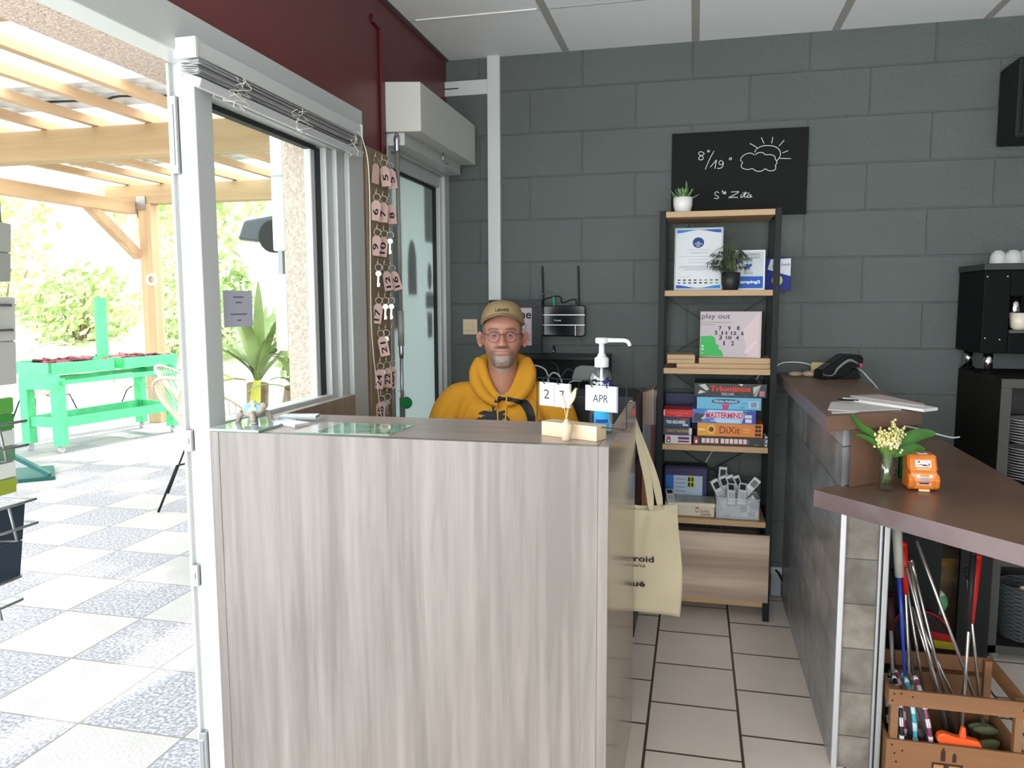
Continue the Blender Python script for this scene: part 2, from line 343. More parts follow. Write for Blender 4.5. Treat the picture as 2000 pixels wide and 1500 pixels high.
sticker(B().box(-1.2560,-1.2550,3.47,3.585,1.36,1.435), C(30,80,100)); sticker(B().box(-1.2560,-1.2550,3.49,3.56,1.22,1.34), C(25,70,90))
sb = thing('roller_shutter_box', 'boxy white roller shutter housing above the frosted door', 'shutter box', (-1.1, 3.1, 2.04))
bx = B(); bx.prism([(-1.2,2.045),(-1.045,2.04),(-1.045,2.225),(-1.2,2.235)], 2.90, 3.665, axis='Y'); bx.obj('housing', mat('aged_white_plastic', (.56,.57,.52), .45), sb, bev=.003)
B().box(-1.2, -1.12, 2.92, 3.66, 1.995, 2.043).obj('lower_lip', M_whited, sb, bev=.002)
hk = B(); hk.tube([(-1.09,3.30,2.035),(-1.09,3.30,1.995),(-1.075,3.33,1.99)], .003, n=6); hk.tube([(-1.09,3.315,2.035),(-1.09,3.315,2.0)], .003, n=6); hk.obj('catch_hook', M_steel, sb)
cr = thing('shutter_crank', 'grey jointed winding rod hanging from the left end of the shutter box', 'crank rod', (-1.15, 2.925, .9))
B().cyl((-1.15,2.915,1.98),(-1.15,2.92,1.345),.0085,n=12).obj('upper_rod', mat('rod_grey', (.20,.205,.175), .5), cr)
j = B(); j.lathe([(.008,0),(.012,.01),(.011,.035),(.014,.05),(.009,.07)], (-1.15,2.915,1.965)); j.tube([(-1.15,2.91,2.03),(-1.152,2.915,2.04)], .006); j.obj('universal_joint', M_steel, cr)
B().cyl((-1.15,2.92,1.21),(-1.15,2.92,1.35),.0125,n=12).obj('grip_sleeve', mat('grey_sleeve', (.27,.275,.24), .5), cr)
B().cyl((-1.15,2.92,.86),(-1.15,2.92,1.21),.007,n=10).lathe([(.008,0),(.0095,.02),(.0095,.05),(.007,.06)], (-1.15,2.92,1.16)).obj('lower_rod', M_steel, cr)
B().cyl((-1.15,2.92,.70),(-1.15,2.92,1.0),.011,n=12).obj('crank_grip', C(105,112,112), cr)
# ================================================================ reception desk
def wood_mat(name, c1, c2, axis='Z', scale=1.0, rough=.35, dens=14, bump=.15, wave=True):
    m = bpy.data.materials.new(name); m.use_nodes = True; N = m.node_tree.nodes; L = m.node_tree.links; b = N['Principled BSDF']; b.inputs['Roughness'].default_value = rough
    tc = N.new('ShaderNodeTexCoord'); mp = N.new('ShaderNodeMapping'); st = [1, 1, 1]; st['XYZ'.index(axis)] = .06
    mp.inputs['Scale'].default_value = [v*scale for v in st]; L.new(tc.outputs['Object'], mp.inputs[0])
    n0 = N.new('ShaderNodeTexNoise'); n0.inputs['Scale'].default_value = dens; n0.inputs['Detail'].default_value = 9; n0.inputs['Roughness'].default_value = .62; n0.inputs['Distortion'].default_value = .5
    L.new(mp.outputs[0], n0.inputs[0])
    n1 = N.new('ShaderNodeTexNoise'); n1.inputs['Scale'].default_value = dens*.22; n1.inputs['Detail'].default_value = 3; n1.inputs['Distortion'].default_value = 1.5; L.new(mp.outputs[0], n1.inputs[0])
    n2 = N.new('ShaderNodeTexWave'); n2.bands_direction = 'X' if axis != 'X' else 'Y'; n2.inputs['Scale'].default_value = dens*.35; n2.inputs['Distortion'].default_value = 9; n2.inputs['Detail'].default_value = 3; n2.inputs['Detail Scale'].default_value = .6
    L.new(mp.outputs[0], n2.inputs[0])
    a = N.new('ShaderNodeMath'); a.operation = 'MULTIPLY_ADD'; a.inputs[1].default_value = .45; L.new(n0.outputs[0], a.inputs[0])
    a2 = N.new('ShaderNodeMath'); a2.operation = 'MULTIPLY_ADD'; a2.inputs[1].default_value = .40; a2.inputs[2].default_value = .0; L.new(n1.outputs[0], a2.inputs[0]); L.new(a2.outputs[0], a.inputs[2])
    a3 = N.new('ShaderNodeMath'); a3.operation = 'MULTIPLY_ADD'; a3.inputs[1].default_value = .03 if wave else 0; L.new(n2.outputs['Fac'], a3.inputs[0]); L.new(a.outputs[0], a3.inputs[2])
    r = N.new('ShaderNodeValToRGB'); r.color_ramp.elements[0].position = .36; r.color_ramp.elements[1].position = .60
    r.color_ramp.elements[0].color = (*c2, 1); r.color_ramp.elements[1].color = (*c1, 1); L.new(a3.outputs[0], r.inputs[0]); L.new(r.outputs[0], b.inputs['Base Color'])
    q = N.new('ShaderNodeBump'); q.inputs['Strength'].default_value = bump; q.inputs['Distance'].default_value = .002; L.new(a3.outputs[0], q.inputs['Height']); L.new(q.outputs[0], b.inputs['Normal'])
    return m
M_desk = wood_mat('desk_laminate', (.205,.182,.166), (.118,.103,.093), 'Z', rough=.38, dens=34)
M_deskg = wood_mat('desk_laminate_gloss', (.38,.30,.24), (.27,.21,.165), 'Z', rough=.16, dens=9)
M_deskt = wood_mat('desk_laminate_top', (.33,.27,.235), (.22,.18,.155), 'X', rough=.28)
ZD = 1.067
def edge_front(o):
    o.data.materials.append(M_desk)
    for f in o.data.polygons:
        if f.normal.y < -.9: f.material_index = 1
dk = thing('reception_desk', 'U shaped reception desk in pale greyish wood laminate the man sits behind', 'desk', (-.67, 2.0, 0))
B().box(-1.1365, -.2005, 1.660, 1.685, 0, ZD).obj('front_panel', M_desk, dk, bev=.0008)
B().box(-1.1365, -.2005, 1.6855, 1.985, ZD-.023, ZD).obj('counter_top', M_deskt, dk, bev=.0008)
edge_front(B().box(-.2, -.177, 1.659, 2.452, 0, ZD).obj('side_panel', M_deskg, dk, bev=.001))
edge_front(B().box(-1.16, -1.137, 1.659, 2.452, 0, ZD).obj('side_panel', wood_mat('desk_laminate_left', (.30,.25,.22), (.20,.165,.145), 'Z', rough=.4), dk, bev=.001))
B().box(-1.137, -.2, 1.70, 2.36, .715, .74).obj('work_surface', M_deskt, dk, bev=.001)
# ================================================================ bar counter on the right
def rust_mat(name, base, warm, cool):
    m = mat(name, base, .34, var=(2.6, .3, 8), col2=warm, thr=(.35, .6), bump=(25, .05, .002)); N = m.node_tree.nodes; L = m.node_tree.links
    b = N['Principled BSDF']; src = b.inputs['Base Color'].links[0].from_socket
    n = N.new('ShaderNodeTexNoise'); n.inputs['Scale'].default_value = 9; n.inputs['Detail'].default_value = 8; tc = N['Texture Coordinate']; L.new(tc.outputs['Object'], n.inputs[0])
    x = N.new('ShaderNodeMix'); x.data_type = 'RGBA'; x.inputs[7].default_value = (*cool, 1); r = N.new('ShaderNodeMapRange'); r.inputs[1].default_value = .5; r.inputs[2].default_value = .75; L.new(n.outputs[0], r.inputs[0])
    L.new(r.outputs[0], x.inputs[0]); L.new(src, x.inputs[6]); L.new(x.outputs[2], b.inputs['Base Color']); return m
M_rust = rust_mat('rusty_laminate', (.175,.098,.065), (.115,.066,.046), (.13,.088,.07))
M_edge_sheen = rust_mat('laminate_edge_sheen', (.17,.125,.125), (.12,.085,.085), (.16,.13,.14))  # paler mauve laminate: the reflection on the edge is put into the colour
M_plank = brick_mat('plank_tile_end', (.25,.225,.19), (.15,.14,.122), (.07,.063,.055), 3.0, .135, .0016, (.9, .035), ('X', 'Z'), .6, .001, noise=(16, .9), mix=(.42,.37,.33), offset=.4, smooth=.1)
M_plank_lit = brick_mat('plank_tile_side_lit', (.40,.42,.435), (.24,.25,.26), (.10,.10,.10), .62, .125, .0016, (.02, .035), ('Y', 'Z'), .28, .001, noise=(11, .9), mix=(.50,.45,.42), offset=.43, smooth=.1)  # same tile made paler and bluer, with the door light in its colour
bar = thing('bar_counter', 'two level bar counter with rusty brown tops and grey plank tile cladding', 'bar counter', (.6, 2.9, 0))
pc = B(); pc.box(.42, .525, 2.336, 3.698, 0, .80); pc.prism([(.42,2.345),(.60,2.50),(.60,3.698),(.42,3.698)], .851, 1.016); pc.box(.42, .43, 2.345, 3.698, .80, .851)
o = pc.obj('cladding', [M_plank_lit, M_plank], bar)
for f in o.data.polygons:
    if abs(f.normal.y) > .9 and f.center.z < .8: f.material_index = 1
B().prism([(.4385,2.330),(.4615,2.352),(.602,2.484),(.602,2.50),(.46,2.362)], .8505, 1.015).obj('end_board', M_rust, bar)
eb = B(); eb.box(.4195, .4365, 2.322, 2.337, 0, .80); eb.obj('corner_trim', mat('matt_aluminium', (.50,.50,.52), .42, .6), bar, bev=.003)
eb = B(); eb.box(.524, .533, 2.320, 2.345, 0, .80); eb.box(.536, .552, 2.318, 2.345, 0, .80); eb.obj('corner_trim', mat('matt_aluminium_dark', (.36,.37,.38), .42, .7), bar, bev=.003)
def slab(poly, z0, z1):
    b = B(); b.prism(poly, z0, z1); o = b.obj('worktop', [M_rust, M_edge_sheen], bar, bev=.0015)
    for f in o.data.polygons:
        if abs(f.normal.z) < .5 and f.normal.x < -.2: f.material_index = 1
    return o
slab([(.365,2.285),(.662,2.485),(.662,3.698),(.365,3.698)], 1.016, 1.06)
slab([(.337,2.285),(.935,1.58),(.935,3.698),(.4305,3.698),(.4305,2.375)], .802, .85)
# ================================================================ terrace outside
def ground_mat():
    m = bpy.data.materials.new('terrace_slabs'); m.use_nodes = True; N = m.node_tree.nodes; L = m.node_tree.links; b = N['Principled BSDF']; b.inputs['Roughness'].default_value = .85
    g = N.new('ShaderNodeNewGeometry'); mp = N.new('ShaderNodeMapping'); mp.vector_type = 'POINT'
    mp.inputs['Location'].default_value = (1.5675/.393+20, -2.028/.393+20, .5); mp.inputs['Scale'].default_value = (1/.393, 1/.393, 0); L.new(g.outputs['Position'], mp.inputs[0])
    ck = N.new('ShaderNodeTexChecker'); ck.inputs['Scale'].default_value = 1; L.new(mp.outputs[0], ck.inputs[0])
    v = N.new('ShaderNodeTexNoise'); v.inputs['Scale'].default_value = 75; v.inputs['Detail'].default_value = 3; L.new(g.outputs['Position'], v.inputs[0])
    r = N.new('ShaderNodeValToRGB'); r.color_ramp.elements[0].position = .42; r.color_ramp.elements[1].position = .6
    r.color_ramp.elements[0].color = (.155,.155,.17,1); r.color_ramp.elements[1].color = (.31,.31,.33,1); L.new(v.outputs[0], r.inputs[0])
    n = N.new('ShaderNodeTexNoise'); n.inputs['Scale'].default_value = 6; L.new(g.outputs['Position'], n.inputs[0])
    r3 = N.new('ShaderNodeValToRGB'); r3.color_ramp.elements[0].color = (.27,.26,.25,1); r3.color_ramp.elements[1].color = (.33,.32,.31,1); L.new(n.outputs[0], r3.inputs[0])
    x = N.new('ShaderNodeMix'); x.data_type = 'RGBA'; L.new(ck.outputs['Fac'], x.inputs[0]); L.new(r3.outputs[0], x.inputs[6]); L.new(r.outputs[0], x.inputs[7])
    t = N.new('ShaderNodeTexBrick'); t.offset = 0; L.new(mp.outputs[0], t.inputs[0])
    for k, vv in (('Scale', 1), ('Brick Width', 1), ('Row Height', 1), ('Mortar Size', .011), ('Mortar Smooth', .3)): t.inputs[k].default_value = vv
    y = N.new('ShaderNodeMix'); y.data_type = 'RGBA'; L.new(t.outputs['Fac'], y.inputs[0]); L.new(x.outputs[2], y.inputs[6]); y.inputs[7].default_value = (.14,.13,.12,1)
    L.new(y.outputs[2], b.inputs['Base Color'])
    q = N.new('ShaderNodeBump'); q.inputs['Distance'].default_value = .006; q.inputs['Strength'].default_value = .6; L.new(v.outputs[0], q.inputs['Height']); L.new(q.outputs[0], b.inputs['Normal'])
    return m
struct('terrace_paving', B().box(-9.5, -1.216, -4, 9.5, -.12, -.03+.03), ground_mat())
tp = bpy.data.objects['terrace_paving']
M_grass = mat('dry_lawn', (.78,.78,.55), .9, var=(3, .3), bump=(30, .8, .03))
gr = B(); gr.grid(lambda u, v: (-60+75*u, 9.5+60*v, .02+min(1, v*2.2)*6.0+.25*math.sin(u*23)*math.sin(v*19)), 40, 30)
gr.grid(lambda u, v: (-60+50.5*u, -10+19.5*v, .02+(1-u)*3.5), 20, 10)
struct('garden_slope', gr, M_grass, fixn=False)
M_timber = wood_mat('pergola_timber', (.50,.355,.20), (.34,.23,.12), 'X', rough=.75, dens=10)
M_timbery = wood_mat('pergola_timber_rafter', (.54,.36,.21), (.38,.24,.13), 'Y', rough=.75, dens=10)
M_timberz = wood_mat('pergola_timber_post', (.60,.40,.24), (.40,.26,.15), 'Z', rough=.75, dens=10)
pg = thing('pergola', 'timber pergola with heavy beams, rafters and corrugated roof over the terrace', 'pergola', (-4.5, 5, 0))
B().box(-9.4, -1.52, 5.18, 5.32, 2.50, 2.735).obj('cross_beam', M_timber, pg, bev=.006)
B().box(-6.65, -1.52, 7.74, 7.88, 2.515, 2.73).obj('cross_beam', M_timber, pg, bev=.006)
B().box(-9.4, -1.52, 2.70, 2.80, 2.56, 2.735).obj('wall_plate', M_timber, pg, bev=.004)
B().box(-6.37, -6.23, 4.6, 7.74, 2.40, 2.54).obj('edge_beam', M_timbery, pg, bev=.004)
for k, x in enumerate([-1.75, -2.25, -2.70, -3.15, -3.60, -4.03, -4.50, -4.97, -5.45, -5.9, -6.35]):
    B().box(x-.032, x+.032, 2.66, 8.2, 2.735, 2.80).obj('rafter', M_timbery, pg, bev=.003)
B().box(-6.21, -6.05, 7.73, 7.89, 0, 2.515).obj('post', M_timberz, pg, bev=.008)
B().box(-9.3, -9.16, 5.18, 5.32, 0, 2.50).obj('post', M_timberz, pg, bev=.008)
B().beam((-6.3, 7.08, 2.44), (-6.25, 7.76, 1.93), .10, .10).obj('diagonal_brace', M_timberz, pg, bev=.005)
B().box(-6.215, -6.10, 7.72, 7.73, 2.45, 2.60).box(-6.24, -6.215, 7.73, 7.80, 2.36, 2.47).obj('bracket_plate', M_steel, pg)
tp_ = B(); tp_.tube([(-6.06+.055*math.cos(a), 7.71, 1.66+.055*math.sin(a)) for a in [2*PI*k/16 for k in range(16)]], .016, closed=True); tp_.obj('cable_coil', C(225,225,225), pg)
def corr(y0, y1, z, m, name, x0=-9.2, x1=-1.5):
    b = B(); n = int((y1-y0)/.019)
    b.grid(lambda u, v: (x0+(x1-x0)*v, y0+(y1-y0)*u, z+.016*math.sin((y0+(y1-y0)*u)*2*PI/.152)+.03*(y1+y0)/2*0), n, 2)
    o = b.obj(name, m, pg, fixn=False); return o
m_tr = bpy.data.materials.new('translucent_sheet'); m_tr.use_nodes = True; N = m_tr.node_tree.nodes; L = m_tr.node_tree.links; N.remove(N['Principled BSDF'])
a = N.new('ShaderNodeBsdfTranslucent'); a.inputs[0].default_value = (.9,.93,.9,1); t = N.new('ShaderNodeBsdfTransparent'); x = N.new('ShaderNodeMixShader'); x.inputs[0].default_value = .45
L.new(a.outputs[0], x.inputs[1]); L.new(t.outputs[0], x.inputs[2]); L.new(x.outputs[0], N['Material Output'].inputs[0])
M_sheet = mat('roof_sheet', (.70,.69,.68), .45, .1)
corr(2.66, 4.40, 2.82, m_tr, 'translucent_sheet'); corr(4.36, 5.08, 2.835, M_sheet, 'metal_sheet'); corr(5.06, 5.95, 2.82, m_tr, 'translucent_sheet'); corr(5.93, 7.2, 2.835, M_sheet, 'metal_sheet'); corr(7.18, 8.2, 2.82, m_tr, 'translucent_sheet')
B().tube([(-4.6,4.75,2.815),(-4.1,4.80,2.812),(-3.9,4.74,2.81),(-3.5,4.85,2.812),(-3.1,4.78,2.815)], .008, n=5, smooth=3).obj('cable', C(60,60,60), pg)
dp = thing('downpipe', 'flat white downpipe on the roughcast outside corner of the wall', 'downpipe', (-1.51, 2.645, 1.2))
B().box(-1.535, -1.484, 2.625, 2.66, 1.575, 2.3).obj('upper_section', C(205,212,214), dp, bev=.006)
B().box(-1.535, -1.484, 2.625, 2.66, 1.203, 1.49).obj('lower_section', C(205,212,214), dp, bev=.006)
B().box(-1.537, -1.482, 2.622, 2.662, 1.845, 1.85).obj('joint', C(150,155,155), dp)
B().box(-1.518, -1.50, 2.63, 2.65, 1.49, 1.575).obj('bracket', C(150,155,155), dp)
# planting table on castors
M_green = mat('green_painted_wood', (.085,.58,.24), .5, var=(12, .2))
tb = thing('planter_table', 'mint green wooden planting table on castors out on the terrace', 'table', (-5.85, 6.65, 0))
def leg(x, y, z1=.70):
    B().box(x-.045, x+.045, y-.045, y+.045, .07, z1).obj('leg', M_green, tb, bev=.003)
    c = B(); c.cyl((x-.012, y, .033), (x+.012, y, .033), .033, n=14); c.box(x-.016, x+.016, y-.01, y+.01, .035, .075); c.obj('castor', C(170,170,170), tb)
for x, y in ((-5.73,5.94),(-6.14,6.0),(-5.50,7.22),(-6.02,7.38)): leg(x, y)
r = B(); r.beam((-5.73,5.94,.66),(-5.48,7.30,.66),.14,.035); r.beam((-6.14,6.0,.66),(-6.0,7.42,.66),.14,.035); r.beam((-5.70,5.92,.66),(-6.18,5.98,.66),.035,.14); r.beam((-5.46,7.25,.66),(-6.04,7.42,.66),.035,.14)
for q in (0,): r.obj('apron', M_green, tb)
r = B(); r.beam((-5.73,5.98,.28),(-5.50,7.22,.28),.035,.09); r.beam((-6.14,6.02,.28),(-6.02,7.38,.28),.035,.09); r.beam((-5.74,5.95,.28),(-6.14,6.0,.28),.035,.09); r.beam((-5.5,7.24,.28),(-6.02,7.38,.28),.035,.09); r.obj('stretcher', M_green, tb)
rz = -math.atan2(.25, 1.36)
def tray(y0, y1):
    b = B(); cx = -5.72-.2; Mx = Matrix.Rotation(rz, 3, 'Z')
    o_ = Vector((-5.93, 6.66, 0))
    def bb_(x0, x1, ya, yb, z0, z1): b.obox(o_+Mx@Vector(((x0+x1)/2, (ya+yb)/2, (z0+z1)/2)), ((x1-x0)/2, (yb-ya)/2, (z1-z0)/2), Mx)
    bb_(-.27, .30, y0, y1, .73, .745); bb_(.28, .30, y0, y1, .745, .84); bb_(-.27, -.25, y0, y1, .745, .84); bb_(-.27, .30, y0, y0+.02, .745, .84); bb_(-.27, .30, y1-.02, y1, .745, .84)
    o = b.obj('tray', M_green, tb)
    s_ = B(); rr = random.Random(int(y0*10)+99)
    for k in range(26):
        p = o_+Mx@Vector((rr.uniform(-.2, .24), rr.uniform(y0+.06, y1-.06), .835)); s_.obox(p, (rr.uniform(.03, .07), rr.uniform(.03, .07), .006), (rr.uniform(-.4, .4), rr.uniform(-.4, .4), rr.uniform(0, 3)))
    s_.obj('wilted_leaves', mat('dark_red_leaf', (.20,.045,.06), .7), tb); return o
tray(-.72, -.02); tray(.06, .75)
B().obox((-5.92, 6.74, 1.08), (.02, .055, .37), (0, 0, rz)).obj('upright', M_green, tb)
# string chairs
def chair(name, label, loc, rz, col):
    t = thing(name, label, 'chair', (0,0,0), 'string garden chairs')
    rim = []
    for k in range(28):
        a = 2*PI*k/28; x = .36*math.cos(a); y = .40*math.sin(a); rim.append(Vector((x*(1.0-.12*(y < 0)), y*.95-.02, .62+.30*math.sin(a)+(.06 if y < 0 else 0))))
    B().tube(rim, .011, n=6, closed=True, smooth=2).obj('rim', col, t)
    cen = Vector((0, -.10, .33)); low = []
    for k in range(28):
        a = 2*PI*k/28; low.append(cen+Vector((.085*math.cos(a), .085*math.sin(a), .0)))
    st = B()
    for k in range(56):
        a = 2*PI*k/56; p = Vector((.36*math.cos(a)*(1.0-.12*(math.sin(a) < 0)), .40*math.sin(a)*.95-.02, .62+.30*math.sin(a)+(.06 if math.sin(a) < 0 else 0))); q = cen+Vector((.085*math.cos(a), .085*math.sin(a), 0))
        mid = (p+q)/2+Vector((0, -.02, -.05)); st.tube([p, mid, q], .0032, n=4, smooth=3)
    st.tube(low, .008, n=6, closed=True)
    st.obj('string_seat', col, t)
    for sx in (-1, 1):
        for sy in (-1, 1): B().tube([(.07*sx, -.1+.07*sy, .33), (.20*sx, -.02+.16*sy, .30), (.27*sx, -.02+.27*sy, 0.0)], .008, n=6).obj('leg', M_black, t)
    t.location = loc; t.rotation_euler = (0, 0, rz); return t
M_str = mat('beige_string', (.55,.44,.36), .6)
c0 = chair('string_chair', 'beige string chair with black legs seen half behind the door post', (-3.60, 5.15, 0), PI*.62, M_str)
copy_tree(c0, (-3.15, 4.55, 0), PI*.95, 'beige string chair seen through the fixed window beside the turtle')
copy_tree(c0, (-7.5, 7.6, 0), PI*.1, 'beige string chair standing far behind the mint planting table')
copy_tree(c0, (-6.9, 8.6, 0), -PI*.4, 'beige string chair beyond the far end of the mint planting table')
# yucca in tub
yc = thing('yucca_plant', 'tall spiky yucca with yellowing leaves seen through the fixed window', 'plant', (-2.35, 3.75, 0))
M_leaf = mat('yucca_leaf', (.26,.36,.12), .5, var=(5, .4)); M_yel = mat('yellow_leaf', (.52,.50,.06), .5, var=(5, .3)); M_bark = mat('yucca_bark', (.30,.22,.15), .9, var=(20, .4), bump=(30, .6, .02))
B().lathe([(.15,0),(.19,.02),(.21,.32),(.22,.36),(.19,.36),(.18,.32)], (-2.35,3.75,0)).obj('tub', C(70,105,85), yc)
B().lathe([(.18,0),(.0,.01)], (-2.35,3.75,.32)).obj('soil', C(60,45,35), yc)
B().tube([(-2.35,3.75,.3),(-2.33,3.75,.6),(-2.30,3.73,.95)], [.05,.055,.06], n=10).obj('trunk', M_bark, yc)
B().tube([(-2.30,3.78,.3),(-2.18,3.78,.6),(-2.08,3.72,.93)], [.045,.05,.05], n=10).obj('trunk', M_bark, yc)
def blade(bb, p, az, el, ln, wd, droop):
    p = Vector(p); d = Vector((math.cos(az), math.sin(az), 0)); side = Vector((-math.sin(az), math.cos(az), 0)); pts = []
    e = el; q = p.copy(); n = 8; L_ = []
    for k in range(n+1):
        t = k/n; wv = wd*(math.sin(PI*min(1, .18+t*.82))**.7 if t < 1 else .02); L_.append((q-side*wv, q-Vector((0, 0, wv*.35)), q+side*wv))
        q = q+(d*math.cos(e)+Vector((0, 0, math.sin(e))))*ln/n; e -= droop/n
    vs = [[bb.b.verts.new(a) for a in r] for r in L_]
    for k in range(n):
        for i in range(2): bb._q([vs[k][i], vs[k][i+1], vs[k+1][i+1], vs[k+1][i]], True)
b = B(); rr = random.Random(2)
for k in range(15): blade(b, (-2.30, 3.73, .95+rr.uniform(-.05, .12)), rr.uniform(0, 2*PI), rr.uniform(.5, 1.35), rr.uniform(.38, .58), rr.uniform(.02, .032), rr.uniform(.3, 1.6))
for a, e in ((2.0,1.45),(4.2,1.42),(.3,1.3)): blade(b, (-2.28, 3.72, 1.0), a, e, .52, .03, .1)
b.obj('leaves', M_leaf, yc, fixn=False)
b = B()
for k in range(12): blade(b, (-2.08, 3.72, .93+rr.uniform(-.04, .05)), rr.uniform(0, 2*PI), rr.uniform(.6, 1.3), rr.uniform(.2, .34), rr.uniform(.015, .026), rr.uniform(.6, 1.8))
b.obj('leaves', M_leaf, yc, fixn=False)
b = B(); blade(b, (-2.26, 3.66, .98), -1.2, -.9, .42, .028, .6); blade(b, (-2.33, 3.66, .98), -2.2, .2, .5, .03, 2.6); blade(b, (-2.44, 3.70, .98), -2.9, .5, .4, .02, 2.2); b.obj('dead_leaf', M_yel, yc, fixn=False)
# A frame sign and parasol foot
sg = thing('sandwich_board', 'dark green folding board lying low on the terrace by the left edge', 'sign board', (-5.1, 4.85, 0))
b = B(); b.prism([(-5.45,4.55),(-4.90,5.0),(-5.25,5.35),(-5.75,5.0)], .0, .03); b.obj('foot_board', C(25,75,70), sg, bev=.004)
B().beam((-4.95,5.0,.04), (-5.35,4.85,.30), .05, .03).obj('prop', C(40,90,85), sg, bev=.003)
# hedge bushes, car, house wall beyond
def leafcloud(bb, c, r, n, sz, rr):
    for k in range(n):
        v = Vector((rr.gauss(0, 1), rr.gauss(0, 1), rr.gauss(0, 1))); v = v.normalized()*(rr.random()**.35)
        p = Vector(c)+Vector((v.x*r[0], v.y*r[1], v.z*r[2])); a = Vector((rr.uniform(-1, 1), rr.uniform(-1, 1), rr.uniform(-1, 1))).normalized(); q = a.orthogonal().normalized(); w_ = a.cross(q); s1 = sz*rr.uniform(.6, 1.4)
        bb.poly([p-q*s1, p-w_*s1*.5, p+q*s1, p+w_*s1*.5])
M_bush = mat('bush_leaf', (.62,.70,.38), .6, var=(3, .5), col2=(.28,.40,.14)); M_stem = mat('bush_stem', (.22,.16,.10), .9)
hz = [((-14.5,13.5,1.6),(1.6,1.2,1.3),'light green bushy shrub at the far left of the garden'),((-11.2,12.2,1.35),(1.2,.9,.85),'bright shrub behind the pergola post and its diagonal brace'),((-8.2,11.6,1.4),(1.1,.8,1.1),'leafy shrub seen just right of the pergola post'),((-3.4,13.2,2.1),(1.0,.9,1.0),'green shrub seen through the window below the parked car'),((-19,17,4.2),(2.6,2,2.6),'tall pale green tree at the left under the pergola beam'),((-13.5,18.5,4.6),(2.6,2,2.0),'pale green tree beyond the parked car'),((-4.6,9.3,.9),(.9,.6,.75),'bright green shrub seen behind the yucca through the window')]
for i, (c, r, lab) in enumerate(hz):
    zb = c[2]-r[2]-.4
    t = thing('garden_shrub' if i not in (4, 5) else 'garden_tree', lab, 'shrub' if i not in (4, 5) else 'tree', (c[0], c[1], zb)); rr = random.Random(i)
    b = B(); leafcloud(b, c, r, 1500, .09 if i not in (4, 5) else .16, rr); b.obj('foliage', M_bush, t, fixn=False)
    b = B(); b.tube([(c[0], c[1], zb), (c[0]+.1, c[1], c[2])], [.10, .03], n=6)
    for k in range(4): b.tube([(c[0], c[1], zb+.4), (c[0]+rr.uniform(-.6, .6)*r[0], c[1]+rr.uniform(-.5, .5), c[2]+r[2]*.4)], .02, n=5)
    b.obj('stem', M_stem, t)
cv = thing('parked_car', 'dark grey car parked up the garden slope seen through the window', 'car', (-8.6, 14.2, 2.35))
b = B(); b.prism([(-.0,.25),(.15,.62),(.9,.72),(1.35,1.12),(2.9,1.15),(3.5,.75),(3.95,.68),(4.0,.28),(3.6,.2),(.4,.2)], -.8, .8, axis='Y')
o = b.obj('body', C(62,66,70, rough=.25), cv, bev=.06); o.matrix_parent_inverse = Matrix.Identity(4)
b = B(); b.prism([(1.0,.74),(1.4,1.07),(2.85,1.10),(3.35,.78)], -.82, .82, axis='Y'); o = b.obj('window_glass', C(25,40,42, rough=.1), cv); o.matrix_parent_inverse = Matrix.Identity(4)
for x in (.8, 3.2):
    for y in (-.75, .75):
        o = B().cyl((x, y-.1, .3), (x, y+.1, .3), .31, n=20).obj('wheel', C(20,20,20), cv, bev=.02); o.matrix_parent_inverse = Matrix.Identity(4)
hs = thing('garden_shed', 'pale shed with a small dark window far off at the left', 'shed', (-21.5,12,.8))
B().box(-22.6,-20.2,11.0,13,.8,2.9).obj('wall', mat('pale_render', (.80,.78,.74), .8), hs); B().box(-21.3,-20.75,10.96,11.0,2.0,2.5).obj('window', C(110,112,120), hs); B().box(-22.8,-20.0,10.8,13.2,2.9,3.0).obj('roof', C(180,170,160), hs)
# ---------------------------------------------------------------- brochure rack at the left edge
rk = thing('brochure_rack', 'wire brochure stand cut off by the left edge of the photo', 'rack', (-1.08, .97, 0))
B().cyl((-1.17,.97,0.02),(-1.17,.97,1.75),.014,n=12).obj('pole', M_steel, rk); B().lathe([(.24,0),(.24,.015),(.03,.04)], (-1.17,.97,0)).obj('base', M_steel, rk)
M_wire = mat('grey_wire', (.20,.22,.22), .35, .6)
def pocket(z, dx, w_=.11, h=.085):
    b = B(); x = -1.052+dx
    for zz in (z, z+h*.45): b.tube([(x-.11,.90,zz),(x-.01,.905,zz),(x+.012,.93,zz+.006),(x+.012,.99,zz+.006),(x-.01,1.01,zz),(x-.11,1.01,zz)], .0022, n=6)
    b.tube([(x+.012,.94,z+.006+h*.45),(x+.012,.95,z-.012),(x-.05,.96,z-.02),(x-.11,.96,z-.02)], .0022, n=6); b.tube([(x-.11,.90,z),(x-.11,.96,z-.02),(x-.11,1.01,z)], .0022, n=6)
    b.tube([(x-.11,.92,z),(-1.17,.95,z)], .0022, n=6)
    b.obj('wire_pocket', M_wire, rk)
for z, dx in ((1.46,.0),(1.335,.008),(1.155,.022),(1.03,.03),(.90,-.01)): pocket(z, dx)
def leaflet(label, x, z0, z1, cols, lean=.10, y=.955, t_=.012):
    t = thing('brochure', label, 'brochure', (x, y, z0), 'brochures in the wire stand')
    x -= .058 if z0 > 1.0 and y == .955 else .088; t.location.x = x; h = z1-z0; rot = Euler((0, lean, 0)).to_matrix(); o = Vector((x, y, z0)); b = B()
    b.obox(o+rot@Vector((-t_/2-.002, 0, h/2)), (t_/2, .045, h/2), rot); b.obj('pages', C(*cols[0], rough=.6), t, bev=.001)
    n = len(cols)-1
    for k in range(n):
        q = B(); q.obox(o+rot@Vector((.0, 0, h*(k+.5)/n)), (.001, .0452, h/n/2-.001), rot); q.obj('cover_band', C(*cols[k+1], rough=.4), t)
